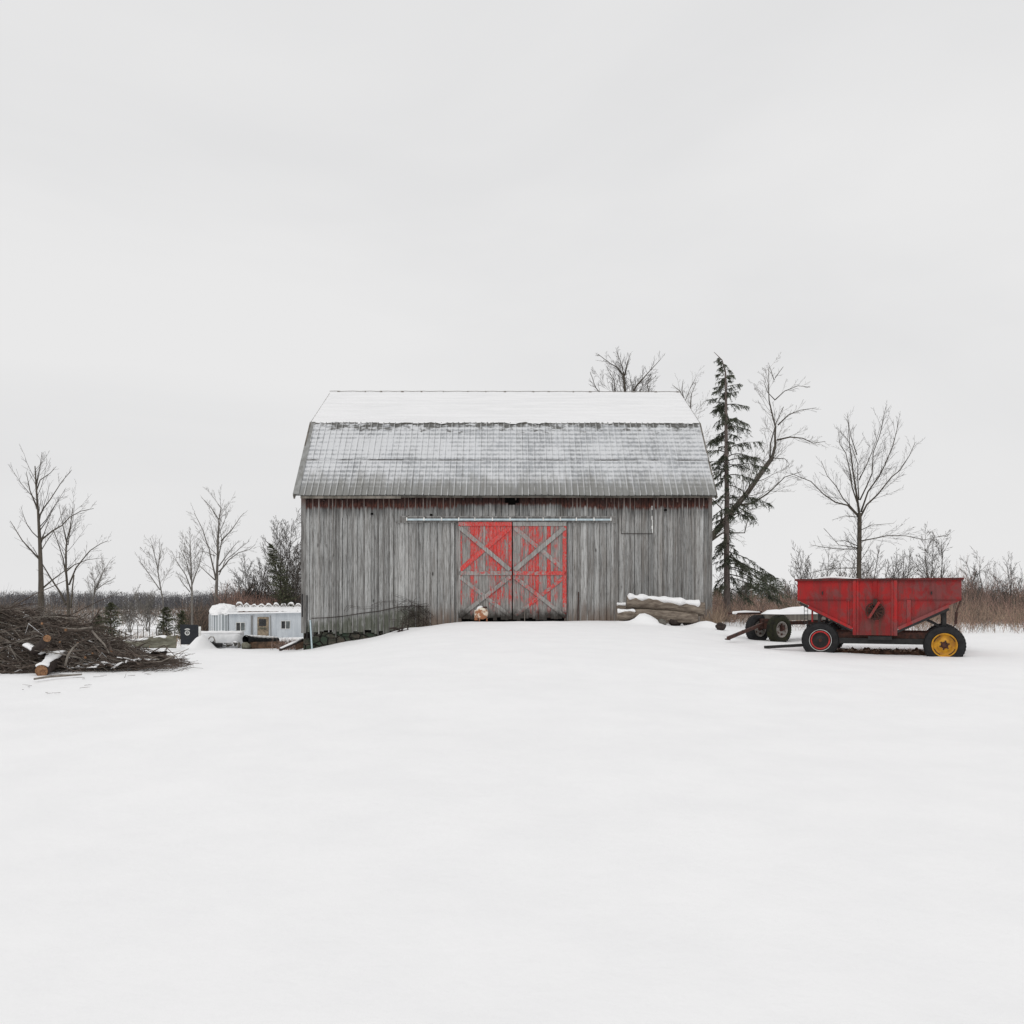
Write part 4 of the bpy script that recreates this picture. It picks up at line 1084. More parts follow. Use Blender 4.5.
for i in range(26): b.lathe([(-.05,.001),(0,.05),(.05,.001)],c=(GXl(random.uniform(258,268)),-.14,gzp(random.uniform(627.5,629.2))),k=6,r=random.random())
b.build('flower_box',[LOGM],gh)
b=MB()
for px in (251.5,252.6,271.3): b.bar((GXl(px),-.08,zg),(GXl(px-(.8 if px>260 else 0)),-.08,gzp(615.5)),.035,.035,.4)
b.build_each('door_post',[WOODP],gh)
# rounded end bay
b=MB(); s=MB(); cxx=GXl(218.6); nb=30
rx=13.6*kg; ry=2.6
def ring(py): return gzp(py)
for i in range(nb):
    a0=PI+ (PI)*i/nb*1.0; a1=PI+PI*(i+1)/nb
    # front half arc, facing the camera
    q=[]
    for a in (a0,a1): q.append((cxx+rx*math.cos(a), 1.2+ry*.55*math.sin(a)))
    rr=(.05,.75,.2,.9,.35,.95)[i%6]
    b.add([(q[0][0],q[0][1],zg),(q[1][0],q[1][1],zg),(q[1][0],q[1][1],gzp(614.5)),(q[0][0],q[0][1],gzp(614.5))],[(0,1,2,3)],rr)
b.build('plastic_end',[POLY],gh)
for j in range(9):
    for i in range(nb*2):
        qs=[]
        for (jj,ii) in ((j,i),(j,i+1),(j+1,i+1),(j+1,i)):
            th=jj/9*PI/2; a=2*PI*ii/(nb*2); c_=math.cos(th)**.75 if th<PI/2-.01 else 0
            wob=1+.16*mnoise.noise(Vector((math.cos(a)*2.2,math.sin(a)*2.2,jj*.5)))
            qs.append((cxx+rx*math.cos(a)*c_*wob, 1.2+ry*.55*math.sin(a)*c_*wob, gzp(615.2)+ (11.2*kg)*math.sin(th)*wob))
        s.add(qs,[(0,1,2,3)])
s.build('dome_snow',[SNOW],gh,smooth=True)
b=MB(); b.box((GXl(208.6),.8,gzp(613)),(GXl(210.4),1.1,gzp(609.6)),.8); b.build('corner_cap',[WHT],gh)
# hoops with scalloped snow behind the roof edge
s=MB(); b=MB(); n=11
for i in range(n):
    px=231+i*7.6; r_=3.9*kg*random.uniform(.75,1.1)
    for t in (0,):
        pts=[(GXl(px)+r_*math.cos(a), 2.2, gzp(611.5)+ (7.2*kg*r_/(3.9*kg))*math.sin(a)) for a in [PI*j/10 for j in range(11)]]
        b.tube(pts,.045,5,r=.5)
        s.tube([(p[0],p[1]+.1,p[2]+.06) for p in pts[2:9]],[.03+random.uniform(.03,.11)*math.sin(PI*j/6) for j in range(7)],8,r=.5)
b.build('hoop',[RIMG],gh); tag(gh.children[-1],kind='stuff')
n2=70; vs=[];fs=[]
for i in range(n2+1):
    X=GXl(228)+(GXl(335)-GXl(228))*i/n2; ph=(i*1.55)
    for j,(yy,zz) in enumerate(((1.4,gzp(611.5)),(2.2,gzp(607.6)),(3.3,gzp(606.3)),(4.6,gzp(608)))):
        vs.append((X,yy,zz+.10*abs(math.sin(ph))*(j in(1,2))+.06*mnoise.noise(Vector((i*.5,j,0)))))
for i in range(n2):
    for j in range(3): a=i*4+j; fs.append((a,a+4,a+5,a+1))
s.add(vs,fs); s.build('hoop_snow',[SNOW],gh,smooth=True)
b=MB(); b.tube([(GXl(228),1.9,gzp(610.3)),(GXl(330),1.9,gzp(608.3))],.04,5); b.build('purlin_pipe',[BARK],gh)

# ------------------------------------------------------------------ trees
def spawn(mb,pts,r0,level,maxl,dens,lf=.5,t0=.3,up=.06,ang=(.38,.85),rmin=.0035,endL=None):
    L_=sum((pts[i+1]-pts[i]).length for i in range(len(pts)-1)); n=len(pts)-1
    cnt=max(4,int(dens*2.0*L_**.6+random.random()))
    for k in range(cnt):
        t=t0+(1-t0)*(k+random.random())/cnt; f=t*n; i=min(int(f),n-1); p=pts[i].lerp(pts[i+1],f-i)
        d=pts[i+1]-pts[i]
        cl=L_*lf*(1.08-.66*t)*random.uniform(.55,1.3)
        if cl<.08: continue
        r=max(rmin,r0*(1-.75*t)*.45)
        c=wander(p,side_dir(d,random.uniform(*ang)),cl,4 if level<maxl else 3,.085,up)
        m=len(c); mb.tube(c,[max(rmin*.8,r*(1-.8*j/(m-1))) for j in range(m)],4 if r>.015 else 3,False,r=random.random())
        if level<maxl: spawn(mb,c,r,level+1,maxl,dens*.85 if cl>1 else dens*.8,lf,.2,up,ang,rmin)
def limb_tree(name,label,limbs,Y,seed,bark=BARK,twig=TWIG,dens=4.0,maxl=3,base=None,rmin=.005,lf=.42,k=1.0,dsp=.45,cat='tree',group=None):
    random.seed(seed); s=Y/F
    p0=at(limbs[0][0][0][0],limbs[0][0][0][1],Y); p0.z=gz(p0.x,p0.y)-.1
    root=empty(name,p0,0,label,cat,group); tr=MB(); cr=MB()
    for li,(poly,w0,w1) in enumerate(limbs):
        sl=0 if li==0 else random.uniform(-dsp,dsp)
        base_=at(poly[0][0],poly[0][1],Y); pts=[]; acc=0; pr_=base_
        for q in poly:
            v_=at(q[0],q[1],Y); acc=(v_-base_).length; pts.append(v_+Vector((0,sl*acc,0))-p0)
        if li==0: pts[0]=Vector((pts[0].x,pts[0].y,0))
        # densify with a little wobble
        dd=[]; 
        for a,c in zip(pts,pts[1:]):
            m=max(1,int((c-a).length/.5))
            for j in range(m):
                q=a.lerp(c,j/m); 
                if dd and li: q+=Vector((random.gauss(0,.008),random.gauss(0,.02),random.gauss(0,.008)))
                dd.append(q)
        dd.append(pts[-1]); n=len(dd)
        rr=[max(rmin*1.2,(w0+(w1-w0)*(j/(n-1))**.8)*s/2*(1 if li==0 else .85)) for j in range(n)]
        tr.tube(dd,rr,8 if w0>2 else 5,True,r=.5)
        spawn(cr,dd,rr[0]*.55,1,maxl,dens,lf,.55 if li==0 and len(limbs)>1 else .12,rmin=rmin*1.0)
    t=tr.build('trunk',[bark],root,smooth=True,); cr.build('crown',[twig],root)
    return root
limb_tree('bare_tree','slender bare maple with rounded crown directly behind the red wagon',[
 ([(859,622),(859,570),(859.5,530),(859.5,513)],5.4,4.4),
 ([(859.5,515),(858.5,495),(857,455),(857,430),(858,410)],3,.5),
 ([(858,516),(848,505),(836,502),(825,494),(812,481),(800,476),(792,472)],2.4,.5),
 ([(858,515),(850,505),(845,498),(840,485),(832,474),(827,458)],2,.5),
 ([(859,508),(850,488),(848,475),(841,455),(835,447),(832,435)],2,.5),
 ([(859,500),(855,480),(854,466),(846,450),(838,440)],1.6,.5),
 ([(861,516),(866,505),(876,495),(888,478),(895,472),(903,458),(908,445)],2.4,.5),
 ([(861,512),(868,492),(878,477),(884,465),(891,447),(895,432),(897,420)],2.2,.5),
 ([(860,500),(868,475),(866,455),(870,440),(871,415)],1.8,.5),
 ([(857,455),(852,435),(850,415)],1.3,.4),
 ([(859,480),(868,455),(872,430)],1.4,.4),
 ([(858,546),(845,540),(838,541)],1.2,.4),([(858,548),(835,545),(818,530)],1.4,.4),([(858,549),(830,549),(804,546)],1.3,.4),
 ([(861,541),(885,536),(900,537),(915,541),(936,536)],1.6,.4),([(861,530),(870,525),(890,524)],1,.3),([(858,568),(835,568),(815,572)],1.3,.4),
 ([(858,517),(845,516),(832,520)],1,.3)],38,101,dens=4.3,maxl=4,rmin=.0045,lf=.33)
limb_tree('bare_tree','large crooked bare tree leaning out from behind the right barn corner',[
 ([(690,618),(698,575),(705,545),(713,535),(722,524),(733,510),(748,492),(759,476),(772,458)],9,4.4),
 ([(772,458),(776.5,445),(778,425),(774,397),(775,374),(777,360)],3.6,.5),
 ([(770,460),(769,445),(773,425),(779,410)],2.2,.6),
 ([(777,440),(790,437),(803,438),(814,443),(826,441)],2.2,.5),
 ([(778,425),(788,415),(800,410),(816,408)],1.8,.4),
 ([(775,400),(783,392),(795,388),(806,390)],1.4,.4),([(775,400),(768,392),(764,380)],1.2,.4),([(774,380),(768,366)],1,.4),([(775,378),(784,366)],1,.4),
 ([(705,545),(722,533),(744,533),(747,520)],3.0,1.0),
 ([(738,505),(752,504),(766,494),(781,479),(796,474)],2.6,.6),
 ([(772,458),(786,458),(790,462)],1.4,.4),
 ([(748,492),(753,470),(758,455)],1.6,.5),
 ([(722,524),(723,508),(714,497)],2,1)],46.5,102,bark=BARK,twig=TWIG_P,dens=2.6,maxl=4,rmin=.0055,lf=.44)
limb_tree('bare_tree','bare tree whose dense twiggy crown rises above the barn ridge',[
 ([(627,600),(627,450),(626,400)],5,4),
 ([(626,400),(623,375),(618,368),(610,363),(598,354)],3.4,.6),([(626,398),(625,372),(622,358),(619,347)],2.8,.5),([(625,375),(627,365),(631,352)],2,.5),
 ([(628,400),(637,385),(650,371),(660,360)],3.2,.5),([(615,400),(615,380),(608,368)],2,.5),([(604,398),(595,388),(590,375)],1.6,.4),([(650,398),(646,385),(655,378)],1.6,.4),([(627,420),(612,408),(603,395)],1.8,.5),([(628,420),(642,405),(655,392)],1.8,.5)],
 58,103,twig=TWIG,dens=4.6,maxl=4,rmin=.007,lf=.38)
limb_tree('bare_tree','small pale bare tree top just right of the barn ridge end',[
 ([(684,600),(684,450),(684,400)],3,2.4),([(684,402),(680,392),(672,386)],1.8,.5),([(684,400),(682,390),(683,381)],1.6,.5),([(690,410),(691,394),(695,384)],1.8,.5),([(684,404),(689,390),(694,380)],1.2,.4)],
 70,104,bark=TWIG_P,twig=TWIG_P,dens=2.2,maxl=4,rmin=.006,lf=.40)
limb_tree('bare_tree','tall grey-trunked bare tree at the left edge of the photo',[
 ([(40,640),(41,600),(41,580),(40,545),(38,510),(36,485),(35,466)],9,1.0),
 ([(39,517),(44,508),(50,499),(62,482),(72,470)],2.2,.5),([(40,541),(50,531),(58,525),(66,516),(75,510),(87,507)],2.2,.5),([(36,492),(40,480),(50,473),(55,466)],1.8,.4),
 ([(43,588),(50,580),(60,571),(66,566)],2.2,.5),([(38,510),(26,490),(18,470)],2.2,.5),([(40,560),(20,540),(5,520)],2.2,.5),([(36,485),(40,465),(42,452)],1.4,.4)],27,105,dens=3.0,maxl=4,rmin=.004,lf=.36)
limb_tree('bare_tree','many-stemmed bare tree right of the tall left trunk',[
 ([(69,625),(68,595),(66,570),(66,550),(67,540),(70,528),(73,508)],4.6,.8),([(66,605),(62,592),(54,578),(46,560),(41,548)],3,.6),([(69,585),(74,568),(86,550),(96,543),(102,540)],2.2,.5),
 ([(66,575),(62,558),(54,540),(50,530)],2,.5),([(66,572),(74,565),(88,560),(102,558)],1.6,.4),([(67,545),(62,525),(58,505)],1.6,.4),([(71,608),(73,585),(74,575)],2.6,1.4),([(68,545),(76,520),(80,505)],1.2,.4)],45,106,dens=3.0,maxl=4,rmin=.005,lf=.36)
limb_tree('bare_tree','small bare tree leaning right beyond the brush pile',[
 ([(92,622),(93,600),(96,588),(100,578),(105,568)],2.6,.8),([(96,590),(104,584),(115,578)],1.4,.4),([(97,588),(104,572),(112,560)],1.4,.4),([(94,595),(92,580),(98,566)],1.2,.4)],55,107,bark=TWIG_P,twig=TWIG_P,dens=4,rmin=.007)
limb_tree('bare_tree','thin pale forked tree, leftmost of the group beside the greenhouse',[
 ([(164,625),(163,600),(160,585),(157,565),(152,545)],2.6,.6),([(160,590),(150,576),(140,562),(138,556)],1.4,.4),([(158,570),(158,550),(156,538)],1.2,.4)],55,108,bark=TWIG_P,twig=TWIG_P,dens=3.5,rmin=.007,lf=.36)
limb_tree('bare_tree','pale bare tree with steep branches between forked tree and tallest tree',[
 ([(192,620),(192,590),(191,565),(190,540)],3,.7),([(192,592),(184,575),(172,560),(166,550)],1.8,.4),([(191,580),(184,560),(176,545)],1.6,.4),([(192,585),(198,565),(202,548)],1.6,.4),([(190,592),(182,582),(178,575)],1.2,.4)],60,109,bark=TWIG_P,twig=TWIG_P,dens=4,rmin=.008,lf=.36)
limb_tree('bare_tree','tallest bare tree rising behind the rounded greenhouse end',[
 ([(216,625),(216,600),(217,575),(218,545),(219,520),(221,508),(218,504)],5,.8),([(216,580),(213,550),(209,530),(203,515)],2.4,.5),([(218,560),(222,540),(219,524)],2,.5),([(221,541),(230,530),(238,516),(241,512)],1.8,.4),
 ([(219,572),(230,560),(240,553),(252,550),(258,545)],2,.5),([(219,566),(228,552),(237,540)],1.6,.4),([(215,580),(205,572),(195,563)],1.6,.4),([(219,520),(212,508),(203,498)],1.4,.4),([(215,556),(207,552),(200,551)],1,.3),([(219,575),(226,560),(250,541)],1.2,.4)],82,110,bark=TWIG_P,twig=TWIG_P,dens=2.6,maxl=4,rmin=.0085,lf=.33)

# conifers
def spray(mb,p,d,Ln,nb,bl,bw):
    for k in range(nb):
        t=(k+random.random())/nb; q=p+d*Ln*t+Vector((0,0,-.12*Ln*t*t))
        dd=(d*.6+Vector((random.gauss(0,.6),random.gauss(0,.6),random.gauss(-.45,.4)))).normalized()
        u,_=basis(dd); u=(u*random.uniform(-1,1)+_*random.uniform(-1,1)).normalized()
        L_=bl*random.uniform(.6,1.3); w=bw*random.uniform(.6,1.2)
        mb.add([q-u*w*.5,q+u*w*.5,q+dd*L_+u*w*.3,q+dd*L_-u*w*.3],[(0,1,2,3)],random.random())
random.seed(50)
SY=42.5; s0=at(727.5,622,SY); s0.z=gz(s0.x,s0.y)-.1
spr=empty('spruce_tree',s0,0,'tall ragged dark spruce with drooping boughs at the right of the barn','tree')
b=MB(); tp=[(727.5,622),(727,580),(726.5,540),(727,500),(726.5,460),(726,420),(726,390),(725.5,372),(722,360),(714,352)]
pts=[at(x,y,SY)-s0 for x,y in tp]; pts[0].z=0
b.tube(pts,[.16,.14,.125,.11,.09,.07,.05,.035,.022,.01],9); b.build('trunk',[mk_bark('spruce_bark',(.20,.165,.15),(.10,.082,.076))],spr,smooth=True)
lim=MB(); fol=MB(); kS=SY/F
def env(py,side):
    T=[(352,2,4),(368,6,5),(385,14,12),(398,18,21),(410,19,18),(422,20,22),(432,20,34),(447,18,40),(458,17,44),(475,15,34),(490,14,32),(503,14,42),(515,15,42),(530,15,36),(545,16,50),(560,15,54),(575,14,48),(590,6,24)]
    for a,c in zip(T,T[1:]):
        if a[0]<=py<=c[0]:
            f=(py-a[0])/(c[0]-a[0]); return (a[1]+(c[1]-a[1])*f) if side<0 else (a[2]+(c[2]-a[2])*f)
    return 4
def axis_x(py):
    for a,c in zip(tp[::-1],tp[::-1][1:]):
        if a[1]<=py<=c[1]: return a[0]+(c[0]-a[0])*(py-a[1])/(c[1]-a[1])
    return 727
py=356
while py<588:
    py+=random.uniform(.7,2.2)
    az=random.uniform(0,2*PI); cx,sy=math.cos(az),math.sin(az)
    if random.random()<(.25 if py>480 else .12): continue
    R_=env(py,1)*kS; L_=env(py,-1)*kS; mid=(R_+L_)*.5
    ln=(R_ if cx>0 else L_)*abs(cx)+min(mid,1.0)*(1-abs(cx)); ln*=random.choice((.45,.7,.95,1.1,1.3))*(.8 if py<400 else 1)*(1.12 if cx>0 else 1)
    p=at(axis_x(py),py,SY)-s0
    rise=random.uniform(.1,.6) if py<470 else (random.uniform(0,.4) if py<520 else random.uniform(-.15,.1))
    if 425<py<465 and cx>.3: rise=.5
    d=Vector((cx,sy,rise)).normalized(); n=7; c=[p]; q=p.copy()
    for i in range(n):
        d=(d+Vector((0,0,-.11 if i<5 else .03))+Vector((random.gauss(0,.05),random.gauss(0,.05),0))).normalized(); q=q+d*ln/n; c.append(q.copy())
    lim.tube(c,[max(.006,.028*(1-j/n)*min(1,ln)) for j in range(n+1)],5,False,r=random.random())
    dens=int(5+ln*9)
    for k in range(dens):
        t=random.uniform(.18 if ln<1 else .28,1); f=t*n; i=min(int(f),n-1); pp_=c[i].lerp(c[i+1],f-i); dd=(c[i+1]-c[i]).normalized()
        sd=side_dir(dd,random.uniform(.4,1.1)); sd.z=sd.z*.4-random.uniform(.2,1.1); sd.normalize(); sl=random.uniform(.15,.5)*min(1,.4+ln*.4)
        lim.tube([pp_,pp_+sd*sl*.6,pp_+sd*sl],[.006,.005,.003],3,False,r=random.random())
        spray(fol,pp_,sd,sl,int(6+sl*30),.10,.024)
    spray(fol,c[-3],(c[-1]-c[-3]).normalized(),ln*.3,int(5+ln*9),.10,.026)
lim.build('limbs',[BARK_D],spr); fol.build('foliage',[NEEDLE],spr)

def evergreen(name,label,px,pyb,pyt,Y,hw,seed,m=NEEDLE_L,lean=0,dens=1.0,group=None,cat='tree'):
    random.seed(seed); p0=at(px,pyb,Y); H=(pyb-pyt)*Y/F; p0.z=gz(p0.x,p0.y)-.05
    H=at(px,pyt,Y).z-p0.z; R_=hw*1.5*Y/F
    root=empty(name,p0,0,label,cat,group); b=MB(); b.tube([(0,0,0),(lean*.5,0,H*.5),(lean,0,H*.97)],[.03*H**.5+.02,.02*H**.5,.008],6); b.build('trunk',[BARK_D],root)
    fol=MB(); nb=int(130*dens*max(1,H/2))
    for i in range(nb):
        t=random.random()**1.2; z=H*(.08+.9*t); r=R_*(1-t**3)**.8*random.uniform(.5,1.1); a=random.uniform(0,2*PI)
        p=Vector((lean*z/H,0,z)); d=Vector((math.cos(a),math.sin(a),random.uniform(.1,.6))).normalized()
        spray(fol,p+d*r*.15,d,r,20,.085*max(1,Y/40)*.8,.022*max(1,Y/40))
    fol.build('foliage',[m],root); return root
evergreen('evergreen_shrub','bushy small evergreen beyond the middle of the brush pile',111,628,602,52,9,60,dens=1.6)
evergreen('evergreen_shrub','narrow small evergreen in front of the thin forked tree',166,632,606,52,7,61,dens=1.6)
evergreen('evergreen_shrub','tiny low evergreen just left of the bushy small one',98,630,614,55,5,62)
evergreen('evergreen_shrub','olive evergreen standing in the gap between distant field and thicket',182,630,610,62,5,63)
evergreen('evergreen_tree','shaggy olive evergreen leaning left behind the greenhouse shed',294,620,541,78,8.5,64,m=NEEDLE_L,lean=-2.0,dens=.75)
evergreen('evergreen_tree','dark spreading evergreen far behind the flat wagon',768,612,574,95,15,65,m=NEEDLE,dens=1.3)
evergreen('evergreen_tree','dark evergreen left of the spreading one behind the flat wagon',748,612,582,100,9,66,m=NEEDLE,dens=1.2)
evergreen('evergreen_tree','green evergreen seen between the barn corner and the spruce trunk',717,614,588,80,8,67,m=NEEDLE_L,dens=1.1)

# generic bare background trees / shrubs
def bush_mesh(seed,H,stems,spread,maxl,dens,rmin,up=.08,lf=.42):
    random.seed(seed); st=MB(); cr=MB()
    for i in range(stems):
        a=random.uniform(0,2*PI); d=Vector((math.cos(a)*spread*random.random(),math.sin(a)*spread*random.random(),1)).normalized()
        L_=H*random.uniform(.65,1.05); c=wander(Vector((math.cos(a)*.1,math.sin(a)*.1,0)),d,L_,7,.07,up); r=.010*L_+.006
        st.tube(c,[max(rmin,r*(1-.85*j/7)) for j in range(8)],5,False,r=random.random())
        spawn(cr,c,r,1,maxl,dens,lf,.15,up*.7,rmin=rmin)
    return st,cr
def bush(name,label,px,Y,pyt,seed,stems=5,spread=.6,maxl=3,dens=3.5,bark=TWIG,rmin=None,cat='tree',group=None,lf=.42):
    x=(px-512)*Y/F; z=gz(x,Y)-.05; H=at(px,pyt,Y).z-z; rmin=rmin or .00013*Y+.001
    root=empty(name,(x,Y,z),0,label,cat,group); st,cr=bush_mesh(seed,H,stems,spread,maxl,dens,rmin,lf=lf)
    st.build('trunk',[bark],root); cr.build('crown',[bark],root); return root
bush('bare_tree','bushy bare tree far behind the left top corner of the red hopper',818,62,545,70,6,.8)
bush('bare_tree','low spreading bare tree just right of the slender maple trunk',873,60,549,71,7,.9)
bush('bare_tree','low twiggy bare tree left of the slender maple trunk',843,64,553,72,6,.9)
bush('bare_tree','bare tree with an arching leader near the right end of the hopper',938,56,532,73,3,.35,dens=4)
bush('bare_tree','twiggy bare tree behind the middle right of the red hopper',905,62,555,74,6,.9)
bush('bare_tree','upright bare tree at the right edge of the photo',982,52,556,75,5,.35)
bush('bare_tree','second upright bare tree just beyond the right end of the wagon',968,58,566,76,5,.5)
bush('bare_tree','bare tree outside the right border standing in dry brush',1008,50,560,77,6,.5)
bush('bare_tree','thin bare tree between the leaning evergreen and the barn',286,88,520,78,4,.3)
bush('bare_tree','low bare tree behind the red thicket left of the evergreen',258,92,560,79,6,.7)
bush('bare_tree','second low bare tree behind the red thicket near the tallest tree',240,95,566,80,6,.7)
bush('bare_tree','wispy bare tree close to the left barn edge',299,80,548,81,4,.3)
bush('bare_tree','grey bare tree seen just right of the spruce foot',735,60,572,82,6,.8)
bush('bare_tree','misty bare tree far behind between spruce and wagon',790,120,580,83,6,.8)
bush('bare_tree','pale scrubby bare tree beyond the left brush pile',130,95,588,84,6,.7,bark=TWIG_P)
bush('bare_tree','pale scrubby bare tree left of the pale forked tree',148,100,594,85,6,.7,bark=TWIG_P)

# uncountable brush: thickets
def thicket(name,mats,region,n,hr,seed,rmin_k=1.0,label=None,branchy=2,ok=None):
    random.seed(seed); b=MB(); xs_=[];ys_=[]
    (pa,pb,Ya,Yb)=region
    while len(xs_)<n:
        px=random.uniform(pa,pb); Y=random.uniform(Ya,Yb)
        if ok and not ok(px,Y): continue
        xs_.append((px-512)*Y/F); ys_.append(Y)
    zs=ground(np.array(xs_),np.array(ys_)); o0=Vector((xs_[0],ys_[0],zs[0]))
    for x,Y,z in zip(xs_,ys_,zs):
        h=random.uniform(*hr)*(.85+.7*mnoise.noise(Vector((x*.35,Y*.2,seed)))); r=max(.004,.00010*Y*rmin_k); p=Vector((x,Y,z-.05))-o0
        d=Vector((random.gauss(0,.30),random.gauss(0,.30),1)).normalized()
        c=wander(p,d,h,3,.14,.02); b.tube(c,[r*1.3,r*1.1,r,r*.6],3,False,r=random.random(),mi=random.randrange(len(mats)))
        for k in range(branchy):
            i=random.randint(1,2); q=c[i]; dd=side_dir(c[i+1]-c[i],random.uniform(.4,.9)); l_=h*random.uniform(.2,.45)
            b.tube([q,q+dd*l_*.5,q+dd*l_+Vector((0,0,l_*.15))],[r,r*.8,r*.5],3,False,r=random.random(),mi=random.randrange(len(mats)))
    o=b.build(name,mats); o.location=o0; tag(o,label,'brush',kind='stuff'); return o
thicket('red_thicket',[TWIG_R,TWIG_R,TWIG],(222,325,80,94),3600,(1.8,4.3),90,1.2,'reddish leafless thicket behind the greenhouse shed',4)
thicket('grey_thicket',[TWIG,TWIG,WEED],(182,209,78,92),900,(1.2,3.2),91,1.1,'grey-brown leafless thicket left of the greenhouse',3)
thicket('dry_brush',[WEED,WEED,WEED_T,TWIG,TWIG_R],(714,1060,29.5,48),3300,(.4,1.3),92,1.0,'dry brown weeds and brush behind the wagons',2,ok=lambda px,Y: not (px<905-30*(Y-30) and Y<35) and mnoise.noise(Vector((px*.03*Y/40,Y*.55,3)))>-.22)
thicket('dry_brush',[WEED,TWIG,TWIG_R],(712,1080,48,75),3600,(.8,2.3),93,1.0,'taller leafless scrub behind the dry weeds',4)
thicket('dry_brush',[TWIG,TWIG,TWIG_R],(940,1090,42,62),1500,(1.0,2.6),98,1.0,'scrub at the right edge behind the wagon',4)
thicket('dry_weeds',[WEED_T,WEED],(-60,215,42,62),1100,(.3,1.0),94,1.0,'thin tan weeds poking through the field snow at left',1)
thicket('field_scrub',[TWIG,TWIG_P,WEED],(-80,215,95,420),3400,(.8,3.0),95,1.0,'distant scrub over the snowy fields at left',3,ok=lambda px,Y: mnoise.noise(Vector((px*.022,math.log(Y)*5,1)))>.10-(.5 if Y>280 else 0))
thicket('hedge_scrub',[TWIG,WEED,TWIG_P],(-80,105,60,110),2300,(1.0,3.4),96,1.0,'leafless scrub beyond the left brush pile',3)
thicket('grass_tuft',[WEED_T,WEED],(704,722,31.5,34),240,(.15,.7),97,.7,'dry grass stalks around the right barn corner',1)
thicket('red_twigs',[TWIG_R,TWIG,STICK_L],(270,305,33.6,36.5),300,(.2,.62),99,1.0,'tangle of reddish snowy twigs between pipe and barn corner',3,ok=lambda px,Y: random.random()<math.exp(-((px-289)/9)**2))
# far woods
def farwood(seed,pa,pb,Ya,Yb,n,hr,label,blades=75):
    random.seed(seed); b=MB(); o0=Vector((0,(Ya+Yb)/2,-4))
    X=[];Yv=[]
    for i in range(n):
        Y=random.uniform(Ya,Yb); px=random.uniform(pa,pb); X.append((px-512)*Y/F); Yv.append(Y)
    Zv=ground(np.array(X),np.array(Yv))
    for x,Y,z in zip(X,Yv,Zv):
        h=random.uniform(*hr)*(1+.18*mnoise.noise(Vector((x*.02,Y*.01,0)))); cw=h*random.uniform(.28,.42); p=Vector((x,Y,z))-o0; rr=random.random()
        k=Y/600
        b.tube([p,p+Vector((0,0,h*.75))],[.25*k,.1*k],3,False,r=rr)
        for j in range(blades):
            t=random.random(); q=p+Vector((random.gauss(0,.35)*cw,random.gauss(0,.35)*cw,h*(.02+.93*t)))
            d=Vector((random.gauss(0,.6),random.gauss(0,.6),random.uniform(.2,1))).normalized(); u,_=basis(d); l_=random.uniform(.8,2.2)*k; w=.12*k
            b.add([q-u*w,q+u*w,q+d*l_],[(0,1,2)],min(1,max(0,rr+random.gauss(0,.2))))
    o=b.build('far_woods',[FARW]); o.location=o0; tag(o,label,'woods',kind='stuff'); return o
farwood(120,-120,360,540,680,1500,(8,12.5),'far grey line of leafless woods on the left horizon')
farwood(121,360,1150,380,560,1200,(8,12),'far grey line of leafless woods on the right horizon')
# wire fence at left
random.seed(13)
fe=empty('wire_fence',at(95,632,46),0,'thin wire fence with slim wooden stakes across the snow at left','fence'); o0=Vector(fe.location)
posts=[]
for i in range(15):
    px=88+i*6.2; Y=46+.3*i*.2; x=(px-512)*Y/F; z=gz(x,Y); posts.append(Vector((x,Y,z))-o0)
for p in posts:
    b=MB(); h=random.uniform(.75,1.0); b.tube([p+Vector((0,0,-.2)),p+Vector((random.gauss(0,.03),0,h))],.022,5,r=random.random()); b.build('post',[BARK],fe)
b=MB()
for hh in (.35,.75): b.tube([p+Vector((0,0,hh)) for p in posts],.008,3,False)
b.build('wire',[IRON],fe)
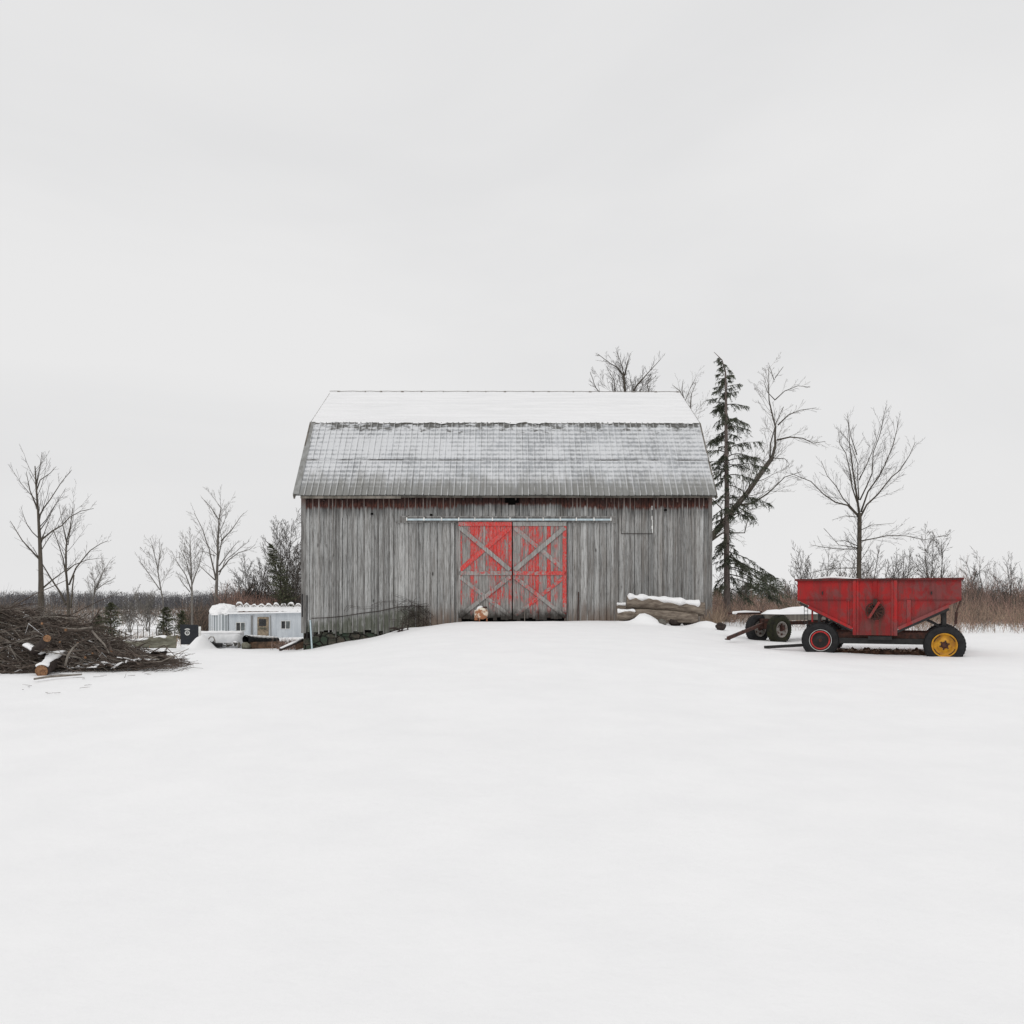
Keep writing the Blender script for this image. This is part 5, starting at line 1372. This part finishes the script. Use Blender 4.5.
# ------------------------------------------------------------------ world, sun, camera
wd=bpy.data.worlds.new('World'); sc.world=wd; wd.use_nodes=True; nt=wd.node_tree; nt.nodes.clear()
SUN_EL,SUN_AZ=math.radians(48),math.radians(205)
out=nt.nodes.new('ShaderNodeOutputWorld'); bg=nt.nodes.new('ShaderNodeBackground'); sky=nt.nodes.new('ShaderNodeTexSky')
sky.sky_type='NISHITA'; sky.sun_disc=False; sky.sun_elevation=SUN_EL; sky.sun_rotation=SUN_AZ; sky.dust_density=4; sky.air_density=1.0
tc=nt.nodes.new('ShaderNodeTexCoord'); mp=nt.nodes.new('ShaderNodeMapping'); mp.inputs['Scale'].default_value=(1.4,1.4,4.5); mp.inputs['Location'].default_value=(.6,1.7,.2)
nz=nt.nodes.new('ShaderNodeTexNoise'); nz.inputs['Scale'].default_value=1.1; nz.inputs['Detail'].default_value=5; nz.inputs['Roughness'].default_value=.5; nz.inputs['Distortion'].default_value=.4
cr=nt.nodes.new('ShaderNodeValToRGB'); cr.color_ramp.elements[0].position=.32; cr.color_ramp.elements[1].position=.66
SB=.1
cr.color_ramp.elements[0].color=(.755/SB,.755/SB,.760/SB,1); cr.color_ramp.elements[1].color=(.825/SB,.822/SB,.822/SB,1)
mx=nt.nodes.new('ShaderNodeMix'); mx.data_type='RGBA'; mx.inputs[0].default_value=.985
nt.links.new(tc.outputs['Generated'],mp.inputs[0]); nt.links.new(mp.outputs[0],nz.inputs['Vector']); nt.links.new(nz.outputs['Fac'],cr.inputs[0])
nt.links.new(sky.outputs[0],mx.inputs[6]); nt.links.new(cr.outputs[0],mx.inputs[7]); nt.links.new(mx.outputs[2],bg.inputs[0]); bg.inputs[1].default_value=SB
nt.links.new(bg.outputs[0],out.inputs[0])
sl=bpy.data.lights.new('sun','SUN'); sl.energy=.64; sl.angle=math.radians(25); sl.color=(1,.98,.95)
so=bpy.data.objects.new('sun',sl); col.objects.link(so)
dirv=Vector((math.sin(SUN_AZ)*math.cos(SUN_EL),math.cos(SUN_AZ)*math.cos(SUN_EL),math.sin(SUN_EL)))
so.rotation_euler=(-dirv).to_track_quat('-Z','Y').to_euler(); so.location=(0,-10,30)
cam=bpy.data.cameras.new('camera'); co_=bpy.data.objects.new('camera',cam); col.objects.link(co_); sc.camera=co_
cam.sensor_width=36; cam.lens=F/1024*36; cam.shift_y=(HZ-512)/1024; cam.clip_end=5000; cam.clip_start=.1
co_.location=(0,0,CH); co_.rotation_euler=(PI/2,0,0)
sc.view_settings.view_transform='Standard'; sc.view_settings.look='None'; sc.view_settings.exposure=0; sc.view_settings.gamma=1
